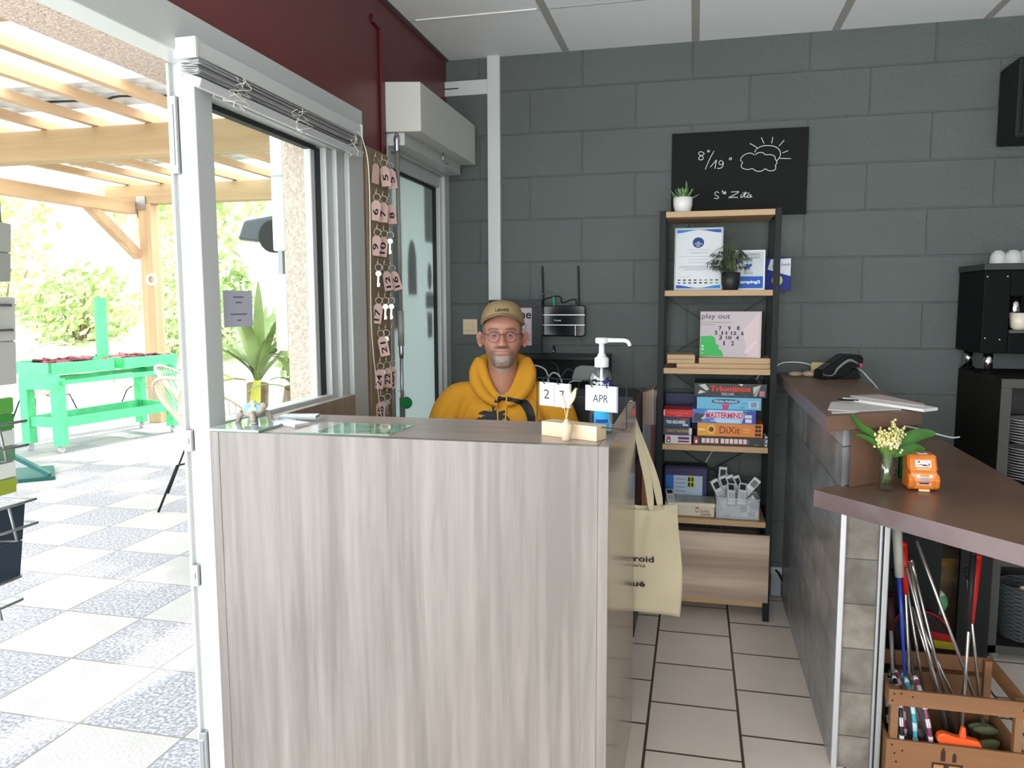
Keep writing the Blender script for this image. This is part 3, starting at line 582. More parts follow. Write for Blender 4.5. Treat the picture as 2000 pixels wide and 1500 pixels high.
leaflet('grey brochure highest in the wire stand', -.992, 1.50, 1.60, [(130,135,128),(110,115,110),(125,130,122)], .02)
leaflet('pale grey brochure below the topmost one in the wire stand', -.983, 1.415, 1.505, [(185,188,180),(150,155,150),(160,165,158)])
leaflet('tall whitish brochure in the middle pocket of the wire stand', -.985, 1.255, 1.392, [(205,207,200),(175,178,172),(185,188,182)], .06)
leaflet('green and yellow photo brochure with white stripes in the wire stand', -1.0, 1.08, 1.235, [(190,195,185),(150,165,60),(215,220,215),(95,140,110),(205,215,210),(60,140,60),(90,160,70)], .04)
leaflet('white leaflet leaning outwards behind the green photo brochure', -.975, 1.09, 1.17, [(215,215,212),(195,196,196)], -.35, y=.965, t_=.004)
leaflet('dark blue brochure with white edge lowest in the wire stand', -.975, .94, 1.065, [(205,207,205),(40,55,70),(35,50,62)], .16)
# ================================================================ key board with tagged keys
M_kb = mat('hardboard', (.30,.22,.14), .7, var=(8, .15))
kb = thing('key_board', 'tall brown hardboard strip of brass hooks on the red wall beside the window', 'key board', (-1.195, 2.80, 1.4))
B().box(-1.2, -1.186, 2.705, 2.902, .80, 1.955).obj('board', M_kb, kb)
M_brass = mat('pale_brass', (.75,.66,.45), .25, .8)
rows = [1.925, 1.79, 1.66, 1.53, 1.405, 1.28, 1.155, 1.03]
cols = [2.750, 2.812, 2.872]
for z in rows:
    for y in cols:
        B().tube([(-1.187,y,z),(-1.172,y,z),(-1.170,y,z+.018)], .0022, n=6).obj('hook', M_brass, kb)
M_tag = mat('pink_tag', (.60,.40,.36), .6); M_ink = C(20,18,22)
M_key = mat('key_nickel', (.55,.53,.48), .3, .9)
def keyring(row, col, txt, label, swing=0, tagl=.074, wd=.036, yaw=.55, key=True, off=0, name='key_tag'):
    z = rows[row]-.002; y = cols[col]; t = thing(name, label, 'key tag', (-1.168, y, z), 'room keys on the hook board')
    rot = Matrix.Rotation(-PI/2+yaw+PI/2, 3, 'Z')         # local x runs across the tag, local -y faces the room
    rot = Matrix.Rotation(yaw, 3, 'Z')@Matrix.Rotation(swing, 3, 'Y'); o = Vector((-1.167+off, y, z))
    P = lambda x, d, h: o+rot@Vector((x, d, h))
    b = B(); b.tube([P(.013*math.cos(a), 0, -.013+.013*math.sin(a)) for a in [2*PI*k/14 for k in range(14)]], .0013, n=5, closed=True); b.obj('ring', M_key, t)
    if txt is not None:
        b = B(); h0 = -.026; hw = wd/2
        pts = [(-hw*.5, h0), (hw*.5, h0), (hw, h0-.013), (hw*1.0, h0-tagl), (-hw*1.0, h0-tagl), (-hw, h0-.013)]
        f = [b.b.verts.new(P(x, -.0015, h)) for x, h in pts]; g = [b.b.verts.new(P(x, .0015, h)) for x, h in pts]
        b._q(f); b._q(g[::-1])
        for i in range(6): b._q([f[i], g[i], g[(i+1) % 6], f[(i+1) % 6]])
        b.obj('tag', M_tag, t)
        if txt:
            n = len(txt); text(txt, P(0, -.0022, h0-tagl*.56), rot@Vector((0, 0, 1)), rot@Vector((-1, 0, 0)), min(tagl*.75, .02*n+.004), wd*.58, M_ink, t, name='number', bold=.02)
    if key:
        k = B(); x0 = .012 if txt is not None else 0; d = .006
        k.cyl(P(x0, d-.001, -.036), P(x0, d+.001, -.036), .011, n=12); k.obox(P(x0, d, -.064), (.0035, .001, .022), rot); k.obox(P(x0+.004, d, -.078), (.003, .001, .006), rot)
        k.obj('key', M_key, t)
    return t
for r, c, s, l, sw, yw_ in ((0,0,'','pink key tag with scribble turned edge on, on the top row of hooks',.1,1.25),(0,1,'5','pink key tag partly hidden reading 5 in the middle of the top hook row',-.12,.55),(0,2,'5','pink key tag marked 5 on the right end of the top hook row',-.15,.6),
    (1,0,'6','pink key tag numbered 6 on the second row of hooks',.12,.5),(1,1,'7','pink key tag numbered 7 beside tag 6 on the hook board',.06,.55),(1,2,'8','pink key tag numbered 8 at the right of tag 7',-.1,.7),
    (2,0,'9','pink key tag numbered 9 on the third row of hooks',.16,.5),(2,1,'10','pink key tag numbered 10 beside tag 9',.12,.55),(4,0,'17','pink key tag numbered 17 below a big bright ring',.15,.45),
    (5,0,'21','pink key tag numbered 21 hanging tilted below tag 17',-.18,.5),(6,0,'24','pink key tag numbered 24 near the bottom of the hook board',.13,.5),(6,1,'22','pink key tag overlapped by tag 26A',.0,.6),(6,2,'26A','pink key tag marked 26A at the right of tag 24',.08,.5),(7,0,'26B','pink key tag marked 26B lowest on the hook board above the desk',.08,.45),(3,2,'16','pink key tag numbered 16 sticking out over the frosted door',-.28,.6)):
    keyring(r, c, s, l, sw, tagl=.085 if len(s) > 2 else .074, yaw=yw_, key=(r, c) in ((2,2),(6,0),(7,0)))
keyring(3,1,'12','pink key tag numbered 12 behind a big key on the fourth hook row',-.15, yaw=.9, key=False)
for r, c, l in ((3,0,'bare silver key on the fourth row of hooks'),(4,1,'bare silver key just right of tag 17'),(4,2,'bare silver key under the right hook of the row of tag 17'),(2,2,'bare silver key at the right of tag 10'),(5,1,'bare silver key right of the tilted tag 21'),(7,1,'bare silver key beside the green disc')):
    keyring(r, c, None, l, .05, yaw=.45, name='door_key')
gd = thing('green_key_fob', 'round green key fob low on the hook board', 'key fob', (-1.14, 2.90, 1.0))
b = B(); b.cyl((-1.118,2.880,.985),(-1.112,2.868,.985),.024,n=24); b.obj('disc', C(12,105,55, rough=.35), gd, bev=.002)
B().tube([(-1.155,2.885,1.03),(-1.13,2.885,1.03),(-1.118,2.876,1.008)], .0012, n=5, smooth=4).obj('wire', M_key, gd)
# ================================================================ things on the reception desk
pl_ = thing('glass_plate', 'thick clear glass plate under the turtle on the desk corner', 'glass plate', (-1.1, 1.75, ZD))
B().box(-1.172, -1.03, 1.665, 1.86, ZD, ZD+.006).obj('plate', mat('green_glass', (.55,.75,.68), .03, trans=.55, ior=1.5), pl_, bev=.001)
# turtle
tu = thing('turtle_figurine', 'small stone turtle figurine with blue mosaic shell', 'figurine', (-1.115, 1.785, ZD+.006))
M_ts = mat('grey_stone', (.36,.31,.27), .7, var=(60, .3), bump=(90, .3, .002)); M_sh = mat('mosaic_shell', (.16,.42,.55), .35, var=(75, .5, 1), col2=(.45,.45,.30), thr=(.45, .55), bump=(75, .6, .003))
o0 = Vector((-1.115, 1.785, ZD+.006))
def T(x, y, z): c, s = math.cos(-.35), math.sin(-.35); return (o0.x+x*c-y*s, o0.y+x*s+y*c, o0.z+z)
b = B(); b.ball(T(0,0,.024), .031, .024, .013, 14); b.tube([T(.022,0,.026),T(.034,-.001,.036),T(.040,-.002,.044)], [.009,.0085,.009], n=10); b.ball(T(.043,-.003,.046), .0105, .0085, .0085, 12)
for x, y, dx, dy in ((.018,-.02,.014,-.006),(.018,.02,.012,.008),(-.02,-.02,-.012,-.004),(-.02,.02,-.010,.006)):
    b.tube([T(x,y,.026),T(x+dx*.8,y+dy,.016),T(x+dx*.9,y+dy*1.2,.004)], [.009,.0075,.007], n=8); b.ball(T(x+dx*1.1,y+dy*1.2,.003), .009, .007, .004, 8)
b.tube([T(-.03,0,.022),T(-.04,0,.016)], [.005,.002], n=6); b.obj('body', M_ts, tu)
b = B(); b.ball(T(-.002,0,.034), .029, .023, .019, 16)
for k in range(9):
    a = 2*PI*k/9; b.ball(T(-.002+.021*math.cos(a), .016*math.sin(a), .043), .006, .006, .005, 8)
b.ball(T(-.002,0,.052), .008, .008, .005, 8); b.obj('shell', M_sh, tu)
for i, (c, rz_, lab, col) in enumerate([((-1.035,1.875,ZD+.0062),.25,'thin grey and white booklet behind the turtle',(165,172,178)),((-1.02,1.80,ZD),-.42,'pale grey card case lying in front of the booklet by the turtle',(188,186,192))]):
    t = thing('booklet' if i == 0 else 'card_case', lab, 'booklet' if i == 0 else 'card case', c); th = .007
    B().obox((c[0],c[1],c[2]+th/2), (.050,.024,th/2), (0,0,rz_)).obj('block', C(*col), t, bev=.001); B().obox((c[0],c[1],c[2]+th+.0006), (.049,.023,.0006), (0,0,rz_)).obj('cover', C(215,217,220), t)
mp_ = thing('site_map', 'glossy green printed campsite map laid flat on the desk top', 'map', (-.82, 1.77, ZD))
M_map = mat('map_print', (.10,.40,.24), .07, var=(28, .5, 3), col2=(.42,.52,.40), thr=(.42, .52), coat=1)
b = B(); b.prism([(-.955,1.687),(-.705,1.700),(-.697,1.852),(-.950,1.850)], ZD+.0002, ZD+.0014); b.obj('sheet', M_map, mp_)
B().prism([(-.954,1.688),(-.895,1.691),(-.893,1.849),(-.949,1.849)], ZD+.0015, ZD+.0018).obj('grey_panel', C(175,172,168, rough=.08), mp_)
# perpetual calendar
cdv = Vector((.916,-.40,0)).normalized(); cn = Vector((.40,.916,0)).normalized(); cP = Vector((-.275,1.745,0))
def K(u, z, d=0): return cP+cdv*u+cn*d+Vector((0,0,z))
Mc = Matrix((( cdv.x, cn.x, 0), (cdv.y, cn.y, 0), (0,0,1)))
pc_ = thing('flip_calendar', 'perpetual flip calendar of wooden block, black wire frame and white cards', 'calendar', (-.275, 1.76, ZD))
M_pine = wood_mat('pale_pine', (.66,.53,.37), (.54,.40,.26), 'X', rough=.5, dens=12)
B().obox(K(-.006,ZD+.0172,.022), (.0755,.022,.0170), Mc).obj('wood_block', M_pine, pc_, bev=.001)
b = B(); R_c = .004
fr_ = [(-.109,1.100),(-.109,1.1985),(-.106,1.2020),(.131,1.2020),(.1335,1.199),(.1335,1.100),(.131,1.0975),(-.106,1.0975)]
b.tube([K(u,z,.021) for u, z in fr_], .0011, n=6, closed=True); b.obj('wire_frame', M_black, pc_)
M_card = mat('white_card', (.38,.39,.47), .8, spec=.2)
def card(u0, u1, z0, z1, s, n=3, hw=None, hh=None):
    for k in range(n):
        q = B(); q.obox(K((u0+u1)/2+.0006*k,(z0+z1)/2-.0003*k,.012+.0013*k), ((u1-u0)/2,.0004,(z1-z0)/2), Mc); q.obj('card', M_card, pc_, bev=.0003)
    if s: text(s, K((u0+u1)/2,(z0+z1)/2,.0112), cdv, (0,0,1), hw, hh, C(45,45,52), pc_, name='printed_date')
card(-.0955,-.0540,1.1370,1.1930,'2',3,.0155,.022); card(-.0530,-.0105,1.1365,1.1925,'7',4,.013,.022); card(.0320,.1125,1.1355,1.1935,'APR',4,.040,.017)
for u in (-.078,-.038,.053,.092):
    b = B(); b.tube([K(u+.002*math.sin(a), 1.198+.0085*math.sin(a), .014+.012*math.cos(a)) for a in [2*PI*k/16 for k in range(15)]], .0012, n=6); b.obj('ring', M_black, pc_)
# bunny tail vase
vs = thing('bunny_tail_vase', 'tiny pale wooden vase with three dried bunny tail grasses', 'vase', (-.281, 1.722, ZD))
B().lathe([(.0085,0),(.0095,.001),(.0135,.022),(.0155,.034),(.0150,.037),(.0060,.043),(.0045,.044),(.0045,.049),(.0035,.049),(.003,.042)], (-.281,1.722,ZD), n=28).obj('vase', mat('turned_wood', (.60,.48,.33), .5, var=(14,.15)), vs)
M_bt = mat('dried_grass', (.74,.66,.46), .9, bump=(500, .8, .002))
for (dx, dz, ln, tilt) in ((-.010,.0905,.034,-.30),(.004,.1035,.036,.05),(.014,.1005,.036,.38)):
    base = Vector((-.281,1.722,ZD+.046)); c = Vector((-.281+dx,1.722+.003*dx,ZD+dz)); ax = Vector((math.sin(tilt),0,math.cos(tilt)))
    B().tube([base, (base+c)/2+Vector((-dx*.15,0,0)), c-ax*ln*.45], .0006, n=5, smooth=4).obj('stem', C(205,190,140), vs)
    b = B(); rr = random.Random(int(dz*1e4)); N_ = 11
    b.tube([c+ax*ln*(k/N_-.5) for k in range(N_+1)], [.0065*math.sin(PI*min(1,.12+.86*k/N_))**.7 for k in range(N_+1)], n=10)
    for k in range(260):
        t_ = rr.random(); a = rr.uniform(0,2*PI); sd = Vector((math.cos(a)*math.cos(tilt), math.sin(a), -math.cos(a)*math.sin(tilt))); p0 = c+ax*ln*(t_-.5)+sd*.0045*math.sin(PI*min(1,.12+.86*t_)); tp2 = p0+ax*.0065+sd*.0035; w_ = sd.cross(ax)*.0003
        b.poly([p0-w_, p0+w_, tp2])
    b.obj('bunny_tail', M_bt, vs, fixn=False)
# sanitizer
sn = thing('sanitizer_bottle', 'clear pump bottle of hand sanitizer with white pump head', 'bottle', (-.215, 1.835, ZD))
M_bot = thin_glass('clear_plastic', (.86,.90,.93), .12)
sx_, sy_ = -.215, 1.835
b = B(); b.lathe([(.012,.0),(.028,.001),(.030,.006),(.030,.135),(.027,.148),(.015,.156),(.0125,.160),(.0125,.166)], (sx_,sy_,ZD), n=32); b.obj('bottle', M_bot, sn)
b = B(); b.lathe([(.012,.003),(.0285,.004),(.0285,.118),(.0,.1185)], (sx_,sy_,ZD), n=28); b.obj('gel', thin_glass('gel', (.84,.91,.95), .02), sn)
def arc_label(name, r, a0, a1, z0, z1, m):
    b = B(); b.grid(lambda u, v: (sx_+r*math.cos(a0+(a1-a0)*u), sy_+r*math.sin(a0+(a1-a0)*u), ZD+z0+(z1-z0)*v), 16, 1); return b.obj(name, m, sn, fixn=False)
arc_label('label', .0304, -2.05, -.85, .014, .060, C(40,150,195)); arc_label('label', .0307, -1.9, -.9, .030, .038, C(30,60,150)); arc_label('label', .0304, -1.4, -.45, .108, .131, C(30,40,110))
text('Puri', (-.2035,1.8055,ZD+.121), Vector((.96,.28,0)), (0,0,1), .018, .011, C(225,225,235), sn)
b = B(); b.lathe([(.0165,.160),(.0168,.162),(.0168,.180),(.016,.182),(.011,.185),(.009,.191),(.0068,.193),(.0062,.215),(.014,.217),(.0155,.219),(.0155,.228),(.013,.230)], (sx_,sy_,ZD), n=28)
b.tube([(sx_,sy_,ZD+.224),(sx_+.03,sy_-.002,ZD+.224),(sx_+.055,sy_-.004,ZD+.2235),(sx_+.0635,sy_-.005,ZD+.219),(sx_+.067,sy_-.005,ZD+.211)], [.006,.0052,.0048,.0046,.0044], n=12, smooth=4)
b.obj('pump', mat('white_pump', (.50,.51,.52), .35), sn)
B().cyl((sx_,sy_,ZD+.02),(sx_,sy_,ZD+.16),.0035,n=10).obj('dip_tube', C(220,225,225), sn)
# tote bag
tt = thing('tote_bag', 'cream cotton tote bag hung on the back corner of the reception desk', 'bag', (-.11, 2.5, .36))
M_cot = mat('unbleached_cotton', (.53,.46,.315), .9, bump=(400, .25, .002), var=(4, .15))
def bagf(front):
    def f(u, v):
        x = -.30+.265*u+.008*math.sin(v*5)*(u > .8)+.006*(1-v)*u; z = .358+.392*v-.012*u*(v > .9)*1+.014*math.sin(u*PI)*(1-v)-.02*(v > .96)*math.sin(u*PI)
        y = 2.478+(front*.012)*math.sin(PI*u)*(.4+.6*math.sin(PI*min(1,v*.9+.1)))+.006*math.sin(u*13+v*4)*v+.005*math.sin(u*8-v*9)+.006*math.exp(-((u-.62+.25*(1-v))/.05)**2)
        return (x, y, z)
    return f
b = B(); b.grid(bagf(-1), 30, 26); b.grid(bagf(1), 30, 26); o = b.obj('bag_body', M_cot, tt, fixn=False, solid=.0012)
def strap(y0, dx):
    b = B(); c = [(-.170+dx,y0+.002,.70),(-.168+dx*.8,y0,.80),(-.178+dx*.3,y0-.005,.92),(-.184,y0-.02,1.02),(-.187,y0-.035,1.068),(-.190,y0-.04,1.072),(-.205,y0-.03,1.066),(-.212,y0-.02,1.0),(-.235,y0,.85),(-.25,y0,.70)]
    pts = [Vector(p) for p in c]; L_ = []
    for i, p in enumerate(pts):
        t_ = (pts[min(i+1,len(pts)-1)]-pts[max(i-1,0)]).normalized(); tw = .5*math.sin(i*1.1+dx*20); s_ = Vector((0,1,0)) if 3 <= i <= 7 else Vector((math.cos(tw),math.sin(tw)*.8,0)); L_.append((b.b.verts.new(p-s_*.014), b.b.verts.new(p+s_*.014)))
    for i in range(len(L_)-1): b._q([L_[i][0], L_[i][1], L_[i+1][1], L_[i+1][0]], True)
    o = b.obj('strap', M_cot, tt, fixn=False, solid=.0015); md = o.modifiers.new('s','SUBSURF'); md.levels = 2; md.render_levels = 2
strap(2.470, .045); strap(2.486, .075)
xb = (1,.02,0)
text('Tiroid', (-.163,2.4585,.553), xb, (0,0,1), .098, .020, M_ink, tt, bold=.02); text('ana', (-.160,2.4590,.529), xb, (0,0,1), .040, .008, M_ink, tt); text('qu\u00e9', (-.172,2.4585,.466), xb, (0,0,1), .062, .023, M_ink, tt, bold=.03)
B().prism([(-.215+.022*math.cos(a), .603+.016*math.sin(a)) for a in [PI*k/12 for k in range(12, 25)]], 2.4585, 2.4590, axis='Y').obj('printed_mark', M_ink, tt)
# ================================================================ back wall behind the man
sw = thing('light_switch', 'cream square light switch on the grey block wall left of the cap', 'switch', (-1.087, 3.69, 1.262))
M_sw = mat('cream_plastic', (.62,.50,.33), .4)
B().box(-1.124,-1.050,3.688,3.70,1.224,1.300).obj('plate', M_sw, sw, bev=.002); B().box(-1.106,-1.068,3.683,3.689,1.243,1.281).obj('rocker', M_sw, sw, bev=.002)
M_bl = mat('black_lacquer', (.010,.012,.014), .3, spec=.2)
cbn = thing('wall_console', 'black wall mounted console shelf with an open cable compartment behind the man', 'shelf', (-.62, 3.55, .90))
for nm, q in (('top_board',(-.83,-.385,3.42,3.698,1.125,1.137)),('side_board',(-.83,-.818,3.42,3.698,.90,1.125)),('side_board',(-.397,-.385,3.42,3.698,.90,1.125)),('bottom_board',(-.818,-.397,3.42,3.698,.90,.912)),('back_board',(-.818,-.397,3.685,3.698,.912,1.125))):
    B().box(*q).obj(nm, M_bl, cbn, bev=.001)
pr = thing('black_printer', 'black printer standing behind the calendar on a low cabinet', 'printer', (-.37, 3.25, .72))
B().box(-.50,-.23,3.11,3.40,.72,1.005).obj('housing', mat('black_plastic', (.008,.009,.010), .4), pr, bev=.012); B().box(-.47,-.26,3.10,3.115,.80,.82).obj('paper_slot', M_bl, pr, bev=.003)
lc = thing('low_cabinet', 'black low cabinet under the printer behind the desk', 'cabinet', (-.36, 3.25, 0)); B().box(-.50,-.22,3.10,3.41,0,.72).obj('body', M_bl, lc, bev=.003); B().box(-.495,-.365,3.088,3.10,.03,.70).obj('door', M_bl, lc, bev=.002); B().box(-.355,-.225,3.088,3.10,.03,.70).obj('door', M_bl, lc, bev=.002)
def cable(name, label, pts, r, m, cat='cable', sm=6, **k):
    t = B().tube(pts, r, n=8, smooth=sm).obj(name, m); return tag(t, label, cat, **k)
M_wc = mat('white_cable', (.55,.56,.54), .4)
cable('white_cable', 'long white cable arching out of the black console beside the hood', [(-.755,3.40,.95),(-.76,3.40,1.03),(-.745,3.40,1.078),(-.70,3.40,1.098),(-.655,3.40,1.083),(-.638,3.40,1.045),(-.632,3.40,1.0),(-.63,3.40,.95)], .0035, M_wc)
cable('white_cable', 'white cable loop right behind the first calendar rings', [(-.645,3.39,1.0),(-.632,3.39,1.05),(-.612,3.39,1.068),(-.587,3.39,1.055),(-.573,3.39,1.015),(-.571,3.39,.93)], .0038, M_wc)
cable('grey_cable', 'thin grey cable curving inside the black console', [(-.66,3.55,1.11),(-.62,3.52,1.09),(-.60,3.50,1.04),(-.57,3.50,1.075),(-.535,3.50,1.06),(-.51,3.5,.99)], .002, C(90,98,98))
cable('white_cable', 'short white cable under the grey adapter box in the console', [(-.565,3.41,.95),(-.555,3.41,1.005),(-.53,3.41,1.03),(-.49,3.42,1.03)], .0025, M_wc)
cable('black_cable', 'black cable curving down at the right end of the console', [(-.40,3.41,1.13),(-.372,3.41,1.12),(-.362,3.41,1.06),(-.365,3.41,.95)], .004, M_black)
cable('grey_cable', 'grey wire beside the yellow hood under the console top', [(-.80,3.41,1.12),(-.775,3.41,1.09),(-.765,3.41,1.0)], .002, C(120,125,120))
pk = thing('power_adapter', 'grey power adapter box hanging in the console beside the pump bottle', 'adapter', (-.47, 3.45, 1.03)); B().prism([(-.535,1.045),(-.52,1.09),(-.495,1.10),(-.41,1.098),(-.40,1.04),(-.53,1.03)], 3.415, 3.47, axis='Y').obj('case', C(125,130,128), pk, bev=.006)
pf = thing('picture_frame', 'black framed pink print reading Aime standing on the console behind the cap', 'picture frame', (-.84, 3.65, 1.137))
fb = B(); fb.box(-.972,-.712,3.62,3.645,1.357,1.394); fb.box(-.972,-.712,3.62,3.645,1.138,1.176); fb.box(-.972,-.925,3.62,3.645,1.176,1.357); fb.box(-.760,-.712,3.62,3.645,1.176,1.357); fb.obj('frame', M_bl, pf, bev=.001)
B().box(-.925,-.760,3.632,3.640,1.176,1.357).obj('print', mat('pink_print', (.50,.40,.44), .5), pf)
text('Aime', (-.829,3.6312,1.325), (1,0,0), (0,0,1), .128, .042, M_ink, pf, bold=.015)
b = B(); strokes(b, [[(.80,1.285),(.79,1.27),(.80,1.25),(.815,1.262),(.812,1.28),(.80,1.285)],[(.80,1.25),(.785,1.238),(.778,1.225)],[(.90,1.24),(.88,1.25),(.86,1.24)]], lambda x, z: (-x, 3.631, z), .0011)
for z, a in ((1.224,.02),(1.216,.045),(1.205,.05),(1.198,.035)): b.box(-.77-a,-.77,3.6305,3.6315,z,z+.0018)
b.obj('line_drawing', M_ink, pf)
ro = thing('wifi_router', 'glossy black wifi router with two aerials fixed on the block wall', 'router', (-.61, 3.68, 1.22))
M_gb = mat('gloss_black', (.006,.007,.008), .12)
b = B(); b.prism([(-.716,1.222),(-.716,1.366),(-.515,1.368),(-.508,1.36),(-.508,1.226),(-.52,1.218)], 3.655, 3.698, axis='Y'); b.obj('case', M_gb, ro, bev=.006, seg=3)
for z in (1.320,1.272): B().box(-.714,-.51,3.6535,3.656,z,z+.0035).obj('silver_groove', M_steel, ro)
B().box(-.556,-.5535,3.6535,3.656,1.222,1.270).obj('silver_groove', M_steel, ro)
text('TP-LINK', (-.640,3.6535,1.2955), (1,0,0), (0,0,1), .034, .006, C(225,228,230), ro, bold=.02)
for x in (-.722,-.548): B().beam((x+.006,3.69,1.35),(x,3.69,1.555),.011,.008).obj('aerial', M_black, ro, bev=.002)
cable('green_ethernet_cable', 'green network plug and pale cable entering the router top', [(-.665,3.675,1.37),(-.662,3.675,1.40),(-.672,3.675,1.425),(-.70,3.675,1.43),(-.73,3.675,1.41),(-.745,3.675,1.38)], .0025, C(70,110,100))
B().beam((-.660,3.675,1.365),(-.664,3.675,1.405),.011,.009).obj('plug', C(25,150,100), bpy.data.objects['green_ethernet_cable'])
cable('black_power_cable', 'black cable looping between the two router aerials', [(-.715,3.68,1.395),(-.66,3.68,1.41),(-.63,3.68,1.405),(-.625,3.68,1.38),(-.59,3.68,1.39),(-.56,3.68,1.395),(-.555,3.68,1.37)], .003, M_black)
hkk = thing('wall_hook', 'tiny black hook on the wall above the console', 'hook', (-.66,3.69,1.15)); B().box(-.668,-.66,3.675,3.70,1.14,1.175).obj('peg', M_black, hkk); B().ball((-.664,3.672,1.147),.003).obj('tip', C(220,220,220), hkk)
# chalkboard
cbd = thing('chalkboard', 'black chalkboard with weather drawing and Ste Zita written in white', 'chalkboard', (.17, 3.69, 1.77))
B().box(-.119,.468,3.682,3.70,1.768,2.142).obj('board', mat('chalkboard_black', (.0065,.008,.0075), .6, spec=.15), cbd, bev=.001)
def cbf(cx, cy):
    t = (cx-135)/1048; return (-.119+.587*(cx-135)/1048, 3.6815, 2.142-.372*(cy-(170-67*t))/(640+35*t))
M_chalk = C(225,225,220, rough=.9)
b = B(); strokes(b, [[(392,318),(372,305),(350,308),(350,325),(368,335),(384,348),(378,364),(356,366),(348,352),(362,338),(380,330),(392,318)],[(418,293),(430,295),(428,305),(418,304),(418,293)],[(467,298),(432,365),(402,440)],[(440,422),(470,388),(488,366),(482,400),(478,433)],[(540,382),(522,370),(508,385),(514,402),(534,398),(541,380),(537,415),(518,430),(494,430)],[(590,350),(603,350),(602,362),(588,362),(590,350)]], cbf, .0019); b.obj('temperature_writing', M_chalk, cbd)
b = B(); strokes(b, [[(780,325),(755,313),(735,312),(712,320),(695,330),(678,350),(675,368),(690,385),(680,403),(685,422),(705,434),(740,438),(766,430),(785,444),(812,452),(840,448),(864,432),(885,444),(912,448),(938,438),(944,418),(940,405),(952,385),(948,368),(938,358),(935,338),(905,322),(862,322),(845,308),(815,306),(795,315),(790,325)],[(780,306),(796,278),(835,257),(890,252),(938,262),(966,285),(976,318),(965,352),(945,370)],[(742,237),(770,252),(798,270)],[(828,190),(838,212),(850,237)],[(914,185),(911,210),(907,235)],[(1000,210),(980,235),(963,255)],[(1032,290),(1010,300),(990,307)],[(1055,352),(1010,351),(972,350)]], cbf, .0019); b.obj('sun_and_cloud_drawing', M_chalk, cbd)
b = B(); strokes(b, [[(514,622),(496,612),(480,624),(490,640),(510,650),(505,665),(475,662)],[(541,600),(543,622),(552,628)],[(534,612),(548,611)],[(553,622),(567,618),(562,612),(554,618),(556,628),(568,627)],[(608,614),(640,612),(668,611),(640,632),(588,658),(625,655),(662,656)],[(690,632),(682,652),(697,652),(722,610),(712,650),(730,652)],[(700,626),(748,620)],[(756,634),(738,638),(734,654),(750,654),(764,632),(756,652),(772,650)],[(697,614),(699,618)]], cbf, .0021); b.obj('name_writing', M_chalk, cbd)
# ================================================================ shelving unit and what stands on it
M_oak = wood_mat('light_oak', (.47,.305,.155), (.37,.23,.11), 'X', rough=.5, dens=8)
M_wash = wood_mat('washed_oak', (.66,.52,.40), (.20,.13,.09), 'X', rough=.5, dens=9, wave=False)
sh = thing('shelving_unit', 'narrow shelving unit with black metal frame and five light oak shelves', 'shelving', (.10, 3.53, 0))
XL_, XR_, YF, YBk = -.155, .337, 3.385, 3.67
for x0 in (XL_, XR_-.026):
    for y0 in (YF, YBk-.02): B().box(x0, x0+.026, y0, y0+.02, 0, 1.765).obj('post', M_black, sh, bev=.001)
    for z in (.08, .43, 1.745): B().box(x0+.004, x0+.022, YF+.02, YBk-.02, z, z+.02).obj('side_rail', M_black, sh)
for z in (1.76, 1.43, 1.098, .765, .441): B().box(XL_+.0262, XR_-.0262, YF-.003, YBk-.003, z-.024, z).obj('shelf', M_oak, sh, bev=.001)
for za, zb in ((.47,.74),(.79,1.07),(1.12,1.40)):
    for s in (-1, 1):
        xa, xb_ = (XL_+.026, XR_-.026) if s > 0 else (XR_-.026, XL_+.026)
        B().beam((xa,3.66,za),(xb_,3.66,zb),.010,.003).obj('cross_brace', M_black, sh)
dr = B().box(XL_+.028, XR_-.008, YF-.012, YF+.004, .088, .385).obj('drawer_front', M_wash, sh, bev=.001)
B().box(XL_+.04,XR_-.028,YF+.004,YBk-.03,.10,.112).obj('drawer_base', M_wash, dr)
for q in ((XL_+.04,XL_+.052,YF+.004,YBk-.03,.112,.33),(XR_-.04,XR_-.028,YF+.004,YBk-.03,.112,.33),(XL_+.052,XR_-.04,YBk-.042,YBk-.03,.112,.33)): B().box(*q).obj('drawer_side', M_wash, dr)
B().box(XL_+.028, XR_-.03, YF-.008, YBk-.01, .066, .087).obj('bottom_board', M_oak, sh, bev=.001)
cable('white_cable', 'thin white cable running diagonally behind the lower shelves of the unit', [(.30,3.64,1.07),(.275,3.645,1.03),(.24,3.655,.95),(.13,3.685,.75),(.09,3.655,.69),(.06,3.64,.64)], .003, M_wc)
wr_ = B().tube([(.10+.033*math.cos(a), 3.40, .385+.042*math.sin(a)) for a in [-.2+3.55*k/14 for k in range(15)]], .002, n=6).obj('wire_loop', C(70,60,55)); tag(wr_, 'thin brown wire loop standing up from the drawer edge', 'wire')
# succulent
su = thing('potted_succulent', 'small spiky succulent in white pot on the top shelf', 'potted plant', (-.062, 3.47, 1.76))
B().lathe([(.028,0),(.032,.002),(.040,.035),(.0415,.068),(.038,.068),(.037,.058)], (-.062,3.47,1.76), n=28).obj('pot', mat('white_ceramic', (.72,.72,.70), .3), su)
B().lathe([(.0375,0),(.0,.003)], (-.062,3.47,1.815)).obj('soil', C(50,40,30), su)
M_succ = mat('succulent_leaf', (.09,.19,.07), .45, var=(60, .4), col2=(.20,.32,.14))
for k in range(17):
    b = B(); a = k*2.4; e = .25+1.1*(k/17)**.8; blade(b, (-.062+.006*math.cos(a), 3.47+.006*math.sin(a), 1.815), a, e, .068-.012*(k/17)+(.03 if k == 16 else 0), .0085, -.35); b.obj('leaf', M_succ, su, fixn=False, solid=.0025)
